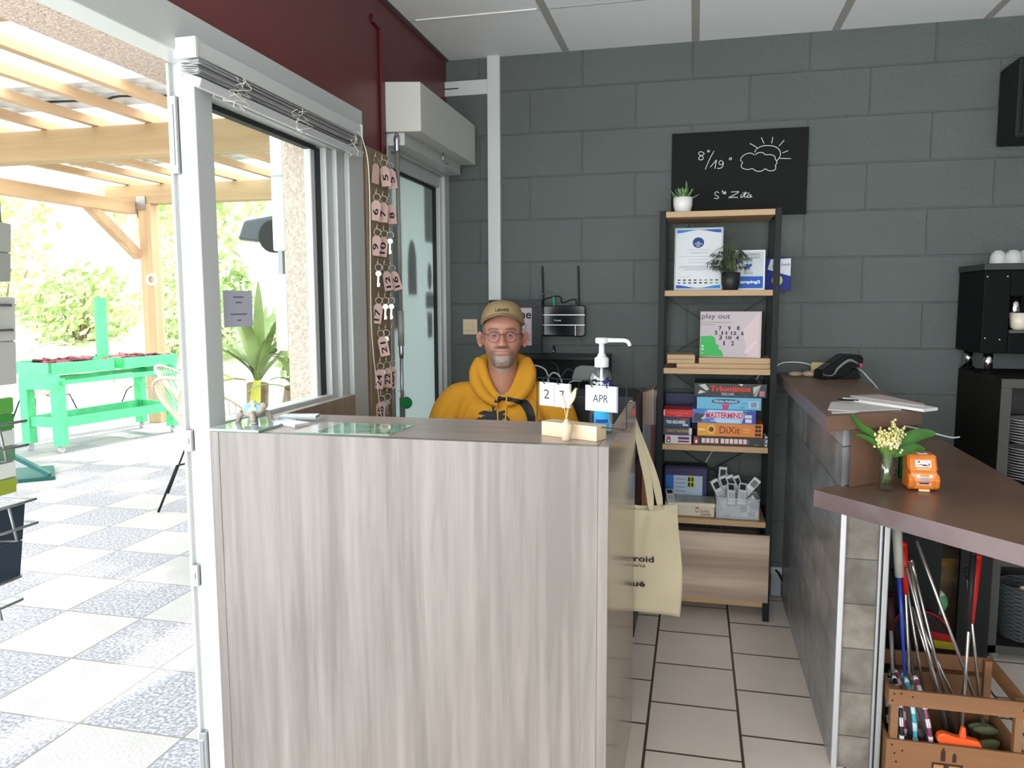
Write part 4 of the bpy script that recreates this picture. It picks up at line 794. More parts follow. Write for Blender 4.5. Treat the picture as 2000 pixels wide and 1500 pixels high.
# certificate
def plaque(name, label, x0, x1, z0, z1, y0, lean, fcol, paper, cat='certificate'):
    t = thing(name, label, cat, ((x0+x1)/2, y0, z0)); rot = Matrix.Rotation(-lean, 3, 'X'); o = Vector(((x0+x1)/2, y0, z0))
    Pf = lambda u, v, d=0: o+rot@Vector((u, d, v))
    w_, h_ = (x1-x0)/2, z1-z0
    b = B(); b.obox(Pf(0,h_/2,.005), (w_,.005,h_/2), rot); b.obj('frame', fcol, t, bev=.001)
    b = B(); b.obox(Pf(0,h_/2,-.0004), (w_-.007,.0005,h_/2-.007), rot); b.obj('paper', paper, t)
    return t, Pf, rot, w_, h_
def flat(t, Pf, pts, m, name, d=-.0012): b = B(); b.poly([Pf(u, v, d) for u, v in pts]); return b.obj(name, m, t, fixn=False)
def curveband(w, zb, amp, up, n=16):
    top = [(-w+2*w*k/n, zb) for k in range(n+1)]; low = [(-w+2*w*k/n, zb-up*(amp*(.55+.45*math.cos(2*PI*k/n)))) for k in range(n+1)]
    return [(top[k], top[k+1], low[k+1], low[k]) for k in range(n)]
M_cert = mat('certificate_paper', (.55,.58,.60), .5); M_bl1 = C(35,75,165); M_bl2 = C(45,120,190)
t, Pf, rot, w_, h_ = plaque('framed_certificate', 'silver framed certificate with blue waves standing on the second shelf', -.093, .110, 1.4305, 1.700, 3.44, .09, C(165,172,172, rough=.3), M_cert)
for zb, up in ((h_-.009,1),(.009,-1)):
    b = B()
    for q in curveband(w_-.009, zb, .014, up):
        vv = [b.b.verts.new(Pf(u, v, -.0012)) for u, v in q]; f = b._q(vv)
        if f and (q[0][0] > 0) == (up > 0): f.material_index = 1
    b.obj('blue_wave', [M_bl2, M_bl1], t, fixn=False)
flat(t, Pf, [(-.002+.024*math.cos(a), .205+.0225*math.sin(a)) for a in [2*PI*k/24 for k in range(24)]], C(25,60,120), 'round_logo')
rX = rot@Vector((1,0,0)); rZ = rot@Vector((0,0,1)); M_txt = C(70,80,90); M_wht = C(225,230,232)
for s, z, wd, hh in (('LES','.206',.012,.005),('Campsite','.199',.034,.006),('2021','.191',.016,.005)): text(s, Pf(-.002, float(z), -.0018), rX, rZ, wd, hh, M_wht, t, bold=.02)
text('Camping Roy Soleil', Pf(0, .161, -.0014), rX, rZ, .075, .006, M_txt, t); text('Camping Plaza de Mar', Pf(0, .132, -.0014), rX, rZ, .082, .005, C(120,128,132), t)
for z, a in ((.174,.05),(.146,.085),(.119,.045),(.104,.085),(.101,.085),(.096,.088),(.092,.06),(.087,.07),(.058,.03)): b = B(); b.obox(Pf(0 if z > .06 else -.055, z, -.0014), (a*.95 if z > .06 else .02,.0002,.0006), rot); b.obj('text_line', C(130,138,142), t)
for r_ in range(2):
    for k in range(8):
        col = [(120,40,40),(60,60,70),(90,95,95),(30,35,50),(110,120,120),(50,60,90),(40,40,45),(140,130,90)][(k*3+r_*2) % 8]; b = B(); b.obox(Pf(-.080+.0225*k, .044-.012*r_, -.0014), (.006,.0002,.0028), rot); b.obj('partner_logo', C(*col), t)
t, Pf, rot, w_, h_ = plaque('campsite_plaque', 'smaller plaque with a blue heart, 2022 and a blue base on the second shelf', .150, .284, 1.4305, 1.600, 3.455, .06, C(205,210,212, rough=.3), mat('plaque_paper', (.42,.47,.48), .4), 'plaque')
rX = rot@Vector((1,0,0)); rZ = rot@Vector((0,0,1))
flat(t, Pf, [(-w_+.008,.008),(w_-.008,.008),(w_-.008,.058),(-w_+.008,.058)], C(30,85,170), 'blue_base')
text('HARCELEMENT', Pf(0,.150,-.0014), rX, rZ, .092, .009, C(60,75,85), t); text('INDEPENDANT', Pf(0,.137,-.0014), rX, rZ, .092, .008, C(60,75,85), t); text('2022', Pf(-.002,.072,-.0014), rX, rZ, .038, .010, C(50,65,75), t)
text('Camping2', Pf(.0,.033,-.0018), rX, rZ, .096, .017, M_wht, t, bold=.03)
hp = [(.014*(16*math.sin(a)**3)/16, .103+.012*(13*math.cos(a)-5*math.cos(2*a)-2*math.cos(3*a)-math.cos(4*a))/16) for a in [2*PI*k/30 for k in range(30)]]; flat(t, Pf, hp, C(35,80,165), 'heart')
fo = thing('blue_folder', 'blue presentation folder sticking out behind the right shelf post', 'folder', (.345, 3.60, 1.43))
B().box(.287,.402,3.60,3.606,1.430,1.570).obj('cover', C(32,38,130), fo, bev=.001)
b = B(); b.poly([(.318,3.5995,1.566),(.402,3.5995,1.569),(.402,3.5995,1.492),(.305,3.5995,1.522)]); b.obj('white_corner', C(205,212,220), fo)
text('bwb', (.380,3.599,1.543), (1,0,0), (0,0,1), .036, .013, M_ink, fo, slant=.2); b = B(); b.poly([(.347+.023*math.cos(a),3.5992,1.474+.023*math.sin(a)) for a in [2*PI*k/20 for k in range(20)]]); b.obj('yellow_disc', C(190,195,110), fo, fixn=False)
b = B(); b.poly([(.335+.010*math.cos(a),3.5990,1.535+.010*math.sin(a)) for a in [2*PI*k/16 for k in range(16)]]); b.obj('teal_logo', C(60,140,165), fo, fixn=False)
# palm in dark pot
pp = thing('potted_palm', 'feathery little palm in black pot on the second shelf', 'potted plant', (.142, 3.405, 1.43))
B().lathe([(.026,0),(.031,.003),(.038,.03),(.0395,.074),(.036,.074),(.035,.06)], (.142,3.412,1.430), n=28).obj('pot', mat('black_pot', (.012,.013,.014), .5, bump=(60,.1,.002)), pp)
B().lathe([(.035,0),(.0,.003)], (.142,3.412,1.49)).obj('soil', C(40,32,25), pp)
M_palm = mat('palm_leaf', (.035,.055,.03), .6, var=(40, .4)); M_palms = mat('palm_stem', (.07,.10,.035), .6)
rr = random.Random(11)
fr_l = [(-.088,.115),(-.075,.085),(-.08,.05),(-.05,.125),(-.055,.035),(.02,.13),(.035,.135),(.09,.085),(.065,.105),(.085,.045),(-.02,.14),(.055,.12),(-.09,.07)]
for dx, dz in fr_l:
    dy = rr.uniform(-.05,.03); p0 = Vector((.142+rr.uniform(-.012,.012), 3.412, 1.49)); p2 = p0+Vector((dx, dy, dz*.75)); pm = p0+Vector((dx*.3, dy*.3, dz*.85+.02))
    b = B(); b.tube([p0, pm, p2], .0011, n=5, smooth=5); b.obj('stem', M_palms, pp)
    b = B()
    for k in range(11):
        t_ = .35+.62*k/11; q = p0*(1-t_)**2+pm*2*t_*(1-t_)+p2*t_*t_
        for s in (-1, 1):
            d = Vector((dx, dy, -.05)).normalized(); a = math.atan2(d.y, d.x)+s*.75; blade(b, q, a, rr.uniform(-.9, .1), rr.uniform(.018,.034), .0022, .8)
    b.obj('frond', M_palm, pp, fixn=False)
b = B()
for k in range(16): a = k*.9; p0 = Vector((.142+.016*math.cos(a), 3.412+.014*math.sin(a), 1.49)); b.tube([p0, p0+Vector((rr.uniform(-.01,.01), 0, rr.uniform(.06,.11)))], .0016, n=4)
b.obj('stem_cluster', M_palms, pp)
# ---------------------------------------------------------------- boxes
def carton(name, label, x0, x1, y0, y1, z0, z1, col, cat='game box', group=None, rz=0, bev=.001, part='box', rough=.35):
    t = thing(name, label, cat, ((x0+x1)/2, (y0+y1)/2, z0), group); m = col if not isinstance(col, tuple) else C(*col, rough=rough)
    b = B(); Mr = Matrix.Rotation(rz, 3, 'Z'); b.obox(((x0+x1)/2, (y0+y1)/2, (z0+z1)/2), ((x1-x0)/2, (y1-y0)/2, (z1-z0)/2), Mr); b.obj(part, m, t, bev=bev)
    c = Vector(((x0+x1)/2, (y0+y1)/2, 0)); hx = (x1-x0)/2; hy = (y1-y0)/2
    def Pf(u, z, d=.0008): return c+Mr@Vector((u*hx, -hy-d, 0))+Vector((0, 0, z0+(z1-z0)*z))
    return t, Pf, Mr@Vector((1,0,0)), (x1-x0), (z1-z0)
def rect(t, Pf, u0, u1, v0, v1, m, name='printed_panel', d=.0005):
    b = B(); b.poly([Pf(u0,v0,d),Pf(u1,v0,d),Pf(u1,v1,d),Pf(u0,v1,d)]); return b.obj(name, C(*m) if isinstance(m, tuple) else m, t, fixn=False)
def poly(t, Pf, pts, m, name='printed_panel', d=.0005):
    b = B(); b.poly([Pf(u,v,d) for u,v in pts]); return b.obj(name, C(*m) if isinstance(m, tuple) else m, t, fixn=False)
def txt(t, Pf, X, s, u, v, w, h, m, d=.001, **k): return text(s, Pf(u,v,d), X, (0,0,1), w, h, C(*m) if isinstance(m, tuple) else m, t, **k)
carton('wooden_tray', 'long low wooden game board lying lowest on the third shelf', -.074, .325, 3.40, 3.60, 1.0985, 1.1175, M_oak, 'wooden game')
carton('wooden_game_box', 'flat wooden box directly under the white throwing game box', .019, .315, 3.41, 3.60, 1.118, 1.1425, M_oak, 'wooden game')
t, *_ = carton('wooden_puzzle_box', 'small two layer wooden box at the left end of the third shelf', -.119, -.002, 3.40, 3.55, 1.118, 1.155, M_oak, 'wooden game', rz=.06); b = B(); b.obox((-.060,3.3985,1.135),(.052,.0008,.0008),(0,0,.06)); b.obj('seam', C(110,60,25), t)
carton('wooden_slat', 'short wooden slat tucked under the small two layer box', -.1, .0, 3.44, 3.54, 1.0985-.0, 1.1175, M_oak, 'wooden slat') if False else None
t, Pf, X, w_, h_ = carton('throwing_game_box', 'pale pink and green boxed throwing game with printed numbers on the third shelf', .028, .284, 3.44, 3.53, 1.143, 1.340, mat('pink_carton', (.44,.38,.40), .4, spec=.3), rz=-.20)
b = B(); Mr = Matrix.Rotation(-.20,3,'Z'); b.obox(Vector((.156,3.485,1.2415))+Mr@Vector((.1285,0,0)), (.0006,.0445,.098), Mr); b.obj('side_panel', C(70,55,48), t)
poly(t, Pf, [(-.98,.02),(-.20,.02),(-.28,.16),(-.36,.17),(-.37,.27),(-.46,.28),(-.50,.42),(-.58,.47),(-.98,.45)], (60,165,85), 'green_print')
poly(t, Pf, [(.40,.60),(.93,.97),(.93,.02),(.60,.02)], (196,178,180), 'pale_print'); poly(t, Pf, [(.45,.12),(.80,.38),(.88,.33),(.55,.08)], (205,188,190), 'pale_print', .0009)
txt(t, Pf, X, 'play out', -.48, .88, .120, .028, (60,62,70))
rect(t, Pf, -.96, .05, .755, .765, (130,120,125), 'text_line'); rect(t, Pf, -.96, -.5, .705, .715, (130,120,125), 'text_line')
for s, u, v, hh in (('7',-.33,.635,.014),('9',-.03,.635,.014),('8',.26,.64,.014),('5',-.46,.535,.014),('11',-.19,.53,.012),('12',.12,.53,.012),('6',.40,.53,.014),('3',-.31,.43,.015),('10',-.04,.43,.012),('4',.24,.43,.015),('1',-.19,.31,.015),('2',.09,.31,.015)): txt(t, Pf, X, s, u, v, .0115*len(s) if s != '1' else .006, hh*1.25, (35,35,45), bold=.03)
for v in (.24,.17,.09): rect(t, Pf, -.94, -.87, v-.025, v+.02, (190,210,190) if v > .1 else (120,190,80), 'icon', .0009)
# games on the fourth shelf (right pile, bottom to top)
t, Pf, X, w_, h_ = carton('lettered_game_box', 'long black game box with a row of white tiles, lowest of the right pile', .002, .298, 3.40, 3.62, .7655, .803, (38,40,40))
for k in range(10): u = -.76+.125*k+(.04 if k > 3 else 0); rect(t, Pf, u, u+.115, .18, .80, (150,40,50), 'tile_backing', .0006); rect(t, Pf, u+.004, u+.10, .24, .78, (205,195,190), 'tile', .0009)  # red printed panel behind each white tile
rect(t, Pf, -.97, -.85, .1, .85, (170,50,60)); rect(t, Pf, -.94, -.88, .2, .55, (220,220,220), d=.0009); txt(t, Pf, X, 'Asmodee', .78, .2, .022, .004, (200,200,200))
for v in (.6,.45,.3): rect(t, Pf, .42, .58, v, v+.04, (160,160,160), 'text_line')
t, Pf, X, w_, h_ = carton('dice_game_box', 'small white box with a navy bracket logo at the right end of the fourth shelf', .2995, .3095, 3.42, 3.50, .7655, .80, (200,202,210)) if False else carton('white_card_box', 'small white box with navy bracket logo tight against the right shelf post', .299, .3105, 3.41, 3.50, .7655, .808, (200,202,210)); rect(t, Pf, -.6, .9, .70, .85, (30,30,90)); rect(t, Pf, -.6, -.2, .2, .85, (30,30,90)); rect(t, Pf, -.6, .9, .2, .32, (30,30,90))
t, Pf, X, w_, h_ = carton('orange_game_box', 'orange box lettered DiXit, second from the bottom of the right pile', .021, .292, 3.405, 3.62, .8035, .861, (205,120,50), rz=-.02)
rect(t, Pf, -.995, -.45, .01, .99, (212,150,60)); txt(t, Pf, X, 'DiXit', .0, .5, .085, .030, (90,50,25), slant=0)
poly(t, Pf, [(-.57+.13*math.cos(a), .52+.34*math.sin(a)) for a in [2*PI*k/20 for k in range(20)]], (225,175,85), d=.0008); poly(t, Pf, [(-.57+.08*math.cos(a), .52+.2*math.sin(a)) for a in [2*PI*k/20 for k in range(20)]], (110,70,40), d=.0011)
rect(t, Pf, -.98, -.76, .42, .56, (225,195,150), d=.0009)
for v in (.72,.42,.12):
    for u in (.77,.865): rect(t, Pf, u, u+.085, v-.02, v+.2, (60,40,20), 'picture', .0009)
for v in (.6,.5,.35): rect(t, Pf, .42, .62, v, v+.03, (230,180,120), 'text_line', .0009)
t, Pf, X, w_, h_ = carton('blue_code_game_box', 'blue and white box lettered MASTERMIND in pink, middle of the right pile', -.002, .262, 3.40, 3.60, .8615, .9205, (70,110,180), rz=-.03)
poly(t, Pf, [(-.55,.98),(-.2,.02),(.55,.02),(.75,.98)], (150,190,215)); rect(t, Pf, .6, .99, .05, .95, (75,75,165)); poly(t, Pf, [(-.98,.1),(-.9,.75),(-.6,.6),(-.7,.08)], (70,70,80), d=.0008); poly(t, Pf, [(-.72,.3),(-.5,.8),(-.45,.72),(-.62,.25)], (180,180,190), d=.0010)
text('MASTERMIND', Pf(.02,.60,.0012), X, (0,0,1), .158, .030, C(225,225,235), t, bold=.09); text('MASTERMIND', Pf(.02,.60,.0018), X, (0,0,1), .154, .026, C(190,45,90), t, bold=.035)
rect(t, Pf, .66, .88, .42, .66, (200,200,205), d=.001); rect(t, Pf, .68, .88, .1, .36, (205,205,215), d=.001); rect(t, Pf, -.4, .5, .16, .2, (225,230,240), 'text_line', .001)
t, Pf, X, w_, h_ = carton('light_blue_game_box', 'light blue box lettered TRIVIAL PURSUIT, second from the top of the right pile', .016, .282, 3.405, 3.62, .921, .974, (95,165,195), rz=-.015)
pts = [(-.10+.43*max(-1,min(1,1.15*math.cos(a))), .66+.19*math.sin(a)) for a in [2*PI*k/28 for k in range(28)]]; poly(t, Pf, pts, (55,85,115), d=.0008)
txt(t, Pf, X, 'TRIVIAL PURSUIT', -.10, .65, .100, .009, (215,225,230), d=.0012, bold=.01); poly(t, Pf, [(-.22,.42),(.02,.42),(-.02,.02),(-.18,.02)], (195,60,100), d=.0008)
rect(t, Pf, .62, .93, .16, .72, (165,185,200), d=.0008); rect(t, Pf, .68, .86, .24, .64, (120,140,160), 'barcode', .0011); txt(t, Pf, X, 'CE', .42, .2, .02, .008, (50,90,120)); rect(t, Pf, .38, .57, .5, .54, (60,110,140), 'text_line')
t, Pf, X, w_, h_ = carton('black_domino_game_box', 'black box lettered Triominos DELUXE on top of the right pile', .004, .303, 3.40, 3.60, .9745, 1.034, (18,20,24), rz=-.02, rough=.2)
text('Triominos', Pf(.0,.62,.001), X, (0,0,1), .168, .024, C(190,60,45), t, bold=.05); txt(t, Pf, X, 'DELUXE', -.06, .24, .050, .011, (190,195,205)); rect(t, Pf, -.5,.5,.10,.16,(60,75,105))
poly(t, Pf, [(-.88,.85),(-.70,.95),(-.58,.55),(-.66,.45)], (175,178,170), d=.0009); poly(t, Pf, [(-.90,.2),(-.84,.5),(-.66,.35)], (185,188,180), d=.0009); poly(t, Pf, [(.64,.2),(.84,.92),(.62,.75)], (170,172,165), d=.0009); poly(t, Pf, [(.64,.12),(.84,.92),(.72,.1)], (150,152,145), d=.0010); rect(t, Pf, .8, .94, .12, .5, (180,110,125), d=.0008); poly(t, Pf, [(.22,.98),(.35,.98),(.32,.82)], (190,190,180), d=.0009)
# left pile
t, Pf, X, w_, h_ = carton('white_dice_game_box', 'white box with red cap logo lowest in the left pile of games', -.118, -.006, 3.40, 3.52, .7655, .803, (190,188,192)); rect(t, Pf, .0, .85, .52, .82, (75,45,90)); rect(t, Pf, .0, .85, .18, .4, (140,50,80)); poly(t, Pf, [(-.72+.16*math.cos(a), .6+.3*math.sin(a)) for a in [PI*k/10 for k in range(11)]], (190,55,75), d=.0009); rect(t, Pf, -.88,-.58,.15,.58,(30,30,40), d=.0009); rect(t, Pf, -.80,-.66,.25,.48,(225,225,225), d=.0012)
t, Pf, X, w_, h_ = carton('purple_game_box', 'dark purple box with gold lettering, second from the bottom of the left pile', -.127, -.003, 3.40, 3.53, .8035, .838, (60,50,72)); txt(t, Pf, X, 'TAROT BIZARRE', .0, .55, .098, .012, (165,135,75), bold=.03); rect(t, Pf, .78,.98,.1,.95,(190,190,195))
t, Pf, X, w_, h_ = carton('navy_game_box', 'navy box with white lettering, second from the top of the left pile', -.127, -.012, 3.40, 3.53, .8385, .8825, (30,55,80)); txt(t, Pf, X, 'TRE BIZARRE', -.08, .52, .082, .014, (200,205,205), bold=.04); rect(t, Pf, .45,.85,.15,.32,(180,195,205)); rect(t, Pf, .3,.8,.75,.85,(180,60,90))
t, Pf, X, w_, h_ = carton('red_tin_box', 'bright red flat box on top of the left pile of games', -.127, -.002, 3.40, 3.53, .883, .916, (185,28,28)); txt(t, Pf, X, '1000 BORNES', .0, .55, .085, .009, (215,110,100)); rect(t, Pf, -.97,-.90,.2,.95,(225,200,200)); txt(t, Pf, X, 'dujardin', .1, .22, .02, .005, (225,180,180))
t, *_ = carton('blue_plastic_crate', 'deep blue flat panel standing upright behind the left pile of games', -.125, .055, 3.60, 3.63, .7655, .965, (16,18,70), 'folder', part='panel')
# fifth shelf
t, Pf, X, w_, h_ = carton('purple_toy_case', 'purple plastic case with white instruction label on the lowest shelf', -.126, .072, 3.56, 3.65, .4415, .628, (42,30,78), 'case', bev=.006)
rect(t, Pf, -.9, .75, .12, .80, (170,185,205), 'label'); rect(t, Pf, -.9, -.55, .12, .80, (45,105,170), 'label', .001); rect(t, Pf, .08, .4, .50, .78, (180,190,60), 'label', .001)
for u, v in ((.10,.66),(.25,.66),(.10,.53),(.25,.53)): rect(t, Pf, u, u+.10, v, v+.10, (40,40,40), 'icon', .0014)
for v in (.7,.6,.5,.4): rect(t, Pf, -.45, .0, v, v+.015, (100,110,130), 'text_line', .001)
B().box(-.12,.066,3.558,3.648,.628,.634).obj('handle', C(60,55,75), t, bev=.003)
t, Pf, X, w_, h_ = carton('biscuit_tin', 'cream rectangular tin with teal patterned lid on the lowest shelf', -.112, .100, 3.41, 3.55, .4415, .497, (196,184,165), 'tin', bev=.006)
B().box(-.114,.102,3.408,3.552,.484,.503).obj('lid', C(200,190,170), t, bev=.004); B().box(-.104,.092,3.418,3.542,.503,.5045).obj('lid_picture', mat('lid_picture', (.16,.26,.24), .3, var=(30,.5,2), col2=(.40,.36,.27), thr=(.4,.6)), t)
txt(t, Pf, X, 'La Guillau', .52, .50, .062, .014, (35,35,35), slant=.2); rect(t, Pf, .22, .38, .66, .78, (185,70,75)); rect(t, Pf, .45,.85,.22,.27,(40,40,40)); rect(t, Pf, .45,.85,.12,.15,(40,40,40))
# remote controls
def remote(label, grp=None):
    t = thing('remote_control', label, 'remote control', (0,0,0), grp)
    B().box(-.018,.018,-.007,.007,-.06,.06).obj('case', mat('remote_white', (.56,.57,.58), .4) if 'remote_white' not in bpy.data.materials else bpy.data.materials['remote_white'], t, bev=.004)
    B().box(-.012,.012,-.0078,-.0068,.018,.048).obj('display', C(45,52,50, rough=.2), t)
    for r in range(3):
        for c in range(2): B().box(-.010+.012*c,-.002+.012*c,-.0082,-.0068,-.008-.012*r,.0-.012*r).obj('button', C(160,162,165), t)
    return t
r0 = remote('white remote control standing tallest at the back left of the clear bin')
def place(o, loc, rot): o.location = loc; o.rotation_euler = rot; return o
place(r0, (.132,3.53,.585), (-.05,.08,.15))
G_ = 'remote controls piled in the clear bin'
for loc, rot, lab in [((-.092,3.44,.517),(-1.25,0,.12),'white remote control lying on the left end of the tin lid'),((.245,3.47,.562),(-.2,.68,-.1),'white remote control leaning far right out of the clear bin'),((.118,3.47,.545),(-.1,-.45,.5),'white remote control leaning left out of the clear bin near the tin'),
    ((.168,3.435,.545),(-.95,.15,.1),'white remote control lying face up at the front left of the clear bin'),((.215,3.435,.548),(-.95,.1,-.05),'white remote control lying face up at the front right of the clear bin')]:
    place(copy_tree(r0, label=lab), loc, rot)
for loc, rot in [((.150,3.515,.55),(-.1,-.35,.3)),((.165,3.535,.56),(-.15,-.5,.2)),((.185,3.52,.555),(0,-.45,0)),((.205,3.53,.55),(.0,-.3,.1)),((.18,3.48,.50),(-.2,1.3,.1)),((.19,3.45,.475),(.1,1.45,0)),((.225,3.45,.46),(.2,1.57,.1)),((.16,3.5,.47),(0,1.4,0))]:
    c = copy_tree(r0, label='white remote control jumbled in the middle of the clear bin among others'); c['group'] = G_; place(c, loc, rot)
t = thing('plastic_tube', 'long white plastic tube slanting across the clear bin', 'tube', (.2,3.42,.48)); B().cyl((.122,3.425,.452),(.262,3.42,.535),.013,n=16).obj('tube', C(190,195,200, alpha=.9), t); B().cyl((.258,3.42,.533),(.266,3.42,.538),.0145,n=16).obj('cap', C(205,208,210), t)
t = thing('clear_bin', 'clear plastic bin full of white remote controls on the lowest shelf', 'bin', (.195, 3.48, .4415))
b = B(); 
for q in ((.108,.283,3.405,3.408,.443,.532),(.108,.283,3.547,3.55,.443,.532),(.105,.108,3.405,3.55,.443,.532),(.283,.286,3.405,3.55,.443,.532),(.108,.283,3.408,3.547,.4425,.445)): b.box(*q)
M_clr = bpy.data.materials.new('milky_clear_plastic'); M_clr.use_nodes = True; N = M_clr.node_tree.nodes; L = M_clr.node_tree.links; N['Principled BSDF'].inputs['Base Color'].default_value = (.62,.66,.70,1); N['Principled BSDF'].inputs['Roughness'].default_value = .2; N['Principled BSDF'].inputs['Alpha'].default_value = .30
b.obj('wall', M_clr, t); b = B(); b.tube([(.104,3.404,.532),(.287,3.404,.532),(.287,3.551,.532),(.104,3.551,.532)], .003, n=6, closed=True); b.obj('rim', C(190,195,200), t)
# magazines between desk and shelf
rr = random.Random(4)
cols_ = [((150,120,105),(120,125,130),(170,110,80)),((165,130,115),(110,120,125),(175,120,90)),((170,150,140),(120,125,130),(160,95,70)),((175,165,155),(150,70,65),(170,150,130)),((160,140,130),(90,100,110),(110,60,45))]
labs = ['leftmost magazine in the upright row beside the shelving unit','second magazine from the left in the row beside the shelving unit','middle magazine of the upright row beside the shelving unit','magazine with a red band, fourth in the row beside the shelving unit','rightmost magazine of the row, nearest the blue folder']
for k in range(5):
    x = -.222+.0125*k; t = thing('magazine', labs[k], 'magazine', (x, 3.6, .44), 'magazines beside the shelving unit')
    for j, (za, zb) in enumerate(((.44,.66),(.66,.83),(.83,.99-.004*abs(k-3)))): B().box(x,x+.0115,3.50,3.68,za,zb).obj('spine_band', C(*cols_[k][2-j], rough=.6), t)
t = thing('magazine_rack', 'dark rack holding the upright magazines against the wall', 'rack', (-.2,3.6,0)); B().box(-.235,-.160,3.49,3.69,.0,.438).obj('base', M_black, t)
t, *_ = carton('navy_folder', 'navy folder standing upright right of the magazines', -.157, -.1565+.0005, 3.46, 3.68, .60, .97, (16,18,75), 'folder', part='cover') if False else carton('navy_folder', 'navy folder standing upright between magazines and shelving unit', -.1595, -.1560, 3.42, 3.69, .0, .965, (18,20,80), 'folder', part='cover')
wp = thing('wall_socket', 'white wall socket low beside the shelving unit foot', 'socket', (.39,3.69,.08)); B().box(.37,.415,3.68,3.70,.01,.145).obj('duct', C(150,155,158), wp, bev=.002); B().box(.366,.418,3.675,3.70,.115,.15).obj('socket_plate', C(170,172,172), wp, bev=.002)
cable('black_plug_cable', 'short black plug cable leaving the low wall socket', [(.39,3.675,.135),(.40,3.65,.13),(.412,3.62,.11)], .005, M_black)
# ================================================================ on the bar
ZT = 1.06
M_peb = mat('pebble', (.40,.30,.20), .55, var=(25,.25))
for (x, y, rx, ry, rz_, h, lab) in ((.425,3.50,.030,.020,.1,.011,'brown pebble leftmost of the row on the upper bar counter'),(.480,3.49,.031,.019,-.2,.013,'pale rounded pebble in the middle of the row on the bar counter'),(.513,3.53,.030,.019,.5,.012,'sandy pebble nearest the card terminal on the bar counter')):
    t = B().ball((x,y,ZT+h), rx, ry, h, 16, rot=(0,0,rz_)).obj('pebble', M_peb); tag(t, lab, 'pebble', 'pebbles on the bar counter')
t = thing('plug_adapter', 'pale yellow plug adapter lying behind the card terminal', 'adapter', (.53,3.60,ZT)); B().obox((.535,3.60,ZT+.028),(.034,.022,.028),(0,0,-.2)).obj('case', C(178,165,118), t, bev=.006)
cable('white_cable', 'white cable running from the shelving unit to the yellow adapter', [(.345,3.62,1.085),(.38,3.62,1.108),(.42,3.62,1.113),(.47,3.62,1.11),(.505,3.61,1.10)], .003, M_wc)
cable('white_cable', 'white cable dropping from the card terminal behind the bar counter', [(.665,3.48,1.10),(.69,3.5,1.088),(.715,3.5,1.06),(.75,3.5,1.02),(.78,3.45,.96),(.80,3.3,.90),(.86,3.25,.885),(.96,3.24,.86),(1.0,3.25,.86)], .0032, M_wc)
ct = thing('card_terminal', 'black card payment terminal tilted on its charging base on the bar counter', 'card terminal', (.585,3.44,ZT))
prof = [(.500,1.066),(.506,1.062),(.56,1.066),(.60,1.075),(.632,1.108),(.655,1.110),(.672,1.118),(.674,1.145),(.664,1.160),(.612,1.163),(.598,1.160),(.500,1.094)]
B().prism(prof, 3.402, 3.482, axis='Y').obj('body', mat('terminal_black', (.010,.011,.012), .45, spec=.2), ct, bev=.006, seg=3)
B().prism([(.56,1.0605),(.655,1.0605),(.672,1.064),(.655,1.105),(.60,1.085)], 3.41, 3.475, axis='Y').obj('charging_base', M_black, ct, bev=.002)
b = B()
b.tube([(.500,3.4,1.082),(.525,3.4,1.076),(.548,3.4,1.082),(.562,3.4,1.105),(.60,3.4,1.135),(.622,3.4,1.138),(.650,3.4,1.124)], [.0015,.002,.003,.005,.0065,.006,.003], n=6, smooth=3); b.obj('grey_side_band', C(120,120,118), ct)
B().obox((.662,3.4,1.119),(.007,.0015,.006),(0,.4,0)).obj('pink_patch', C(190,60,95), ct)
def TT(u, v, d=.0015): a = Vector((.500,0,1.094)); e = Vector((.600,0,1.160)); q = a+(e-a)*u; n = Vector((-(e-a).z,0,(e-a).x)).normalized(); return Vector((q.x, 3.405+.074*v, q.z))+n*d
b = B(); b.poly([TT(.48,.1),TT(.97,.1),TT(.97,.9),TT(.48,.9)]); b.obj('screen', C(30,36,36, rough=.1), ct)
for i in range(4):
    for j in range(3):
        b = B(); u, v = .08+.1*i, .15+.25*j; b.poly([TT(u,v,.0035),TT(u+.06,v,.0035),TT(u+.06,v+.17,.0035),TT(u,v+.17,.0035)]); b.obj('key', C(95,98,100), ct, fixn=False)
ct.rotation_euler = (0, 0, .32)
def sheetpile(name, label, pts, z0, z1, col, cat='papers'):
    t = thing(name, label, cat, (sum(p[0] for p in pts)/len(pts), sum(p[1] for p in pts)/len(pts), z0)); B().prism(pts, z0, z1).obj('sheets', C(*col, rough=.7), t); return t
sheetpile('paper_stack', 'thick white stack of papers at the right end of the upper bar counter', [(.47,2.66),(.645,2.415),(.695,2.46),(.60,2.72)], ZT+.003, ZT+.011, (205,202,200))
t = sheetpile('open_booklet', 'open booklet with a grey shaded page lying on the paper stack', [(.50,2.70),(.662,2.47),(.675,2.52),(.60,2.745)], ZT+.0112, ZT+.0145, (172,160,158))
sheetpile('paper_sheet', 'curled whitish sheet at the left under the spectacles', [(.388,2.42),(.425,2.60),(.50,2.66),(.60,2.47),(.46,2.40)], ZT+.0005, ZT+.0028, (190,186,182))
sheetpile('receipt_slip', 'small white slip nearest the front edge of the upper bar counter', [(.388,2.350),(.455,2.375),(.470,2.395),(.392,2.385)], ZT+.0003, ZT+.0015, (205,203,205))
t = thing('spectacles', 'dark folded spectacles lying on the papers', 'glasses', (.475,2.585,ZT)); b = B(); b.tube([(.445,2.60,ZT+.0125),(.47,2.575,ZT+.015),(.50,2.57,ZT+.014)], .002, n=6, smooth=3); b.tube([(.45,2.59,ZT+.012),(.465,2.572,ZT+.012),(.485,2.57,ZT+.012),(.49,2.582,ZT+.012),(.47,2.592,ZT+.012)], .0015, n=6, closed=True); b.obj('frame', M_black, t)
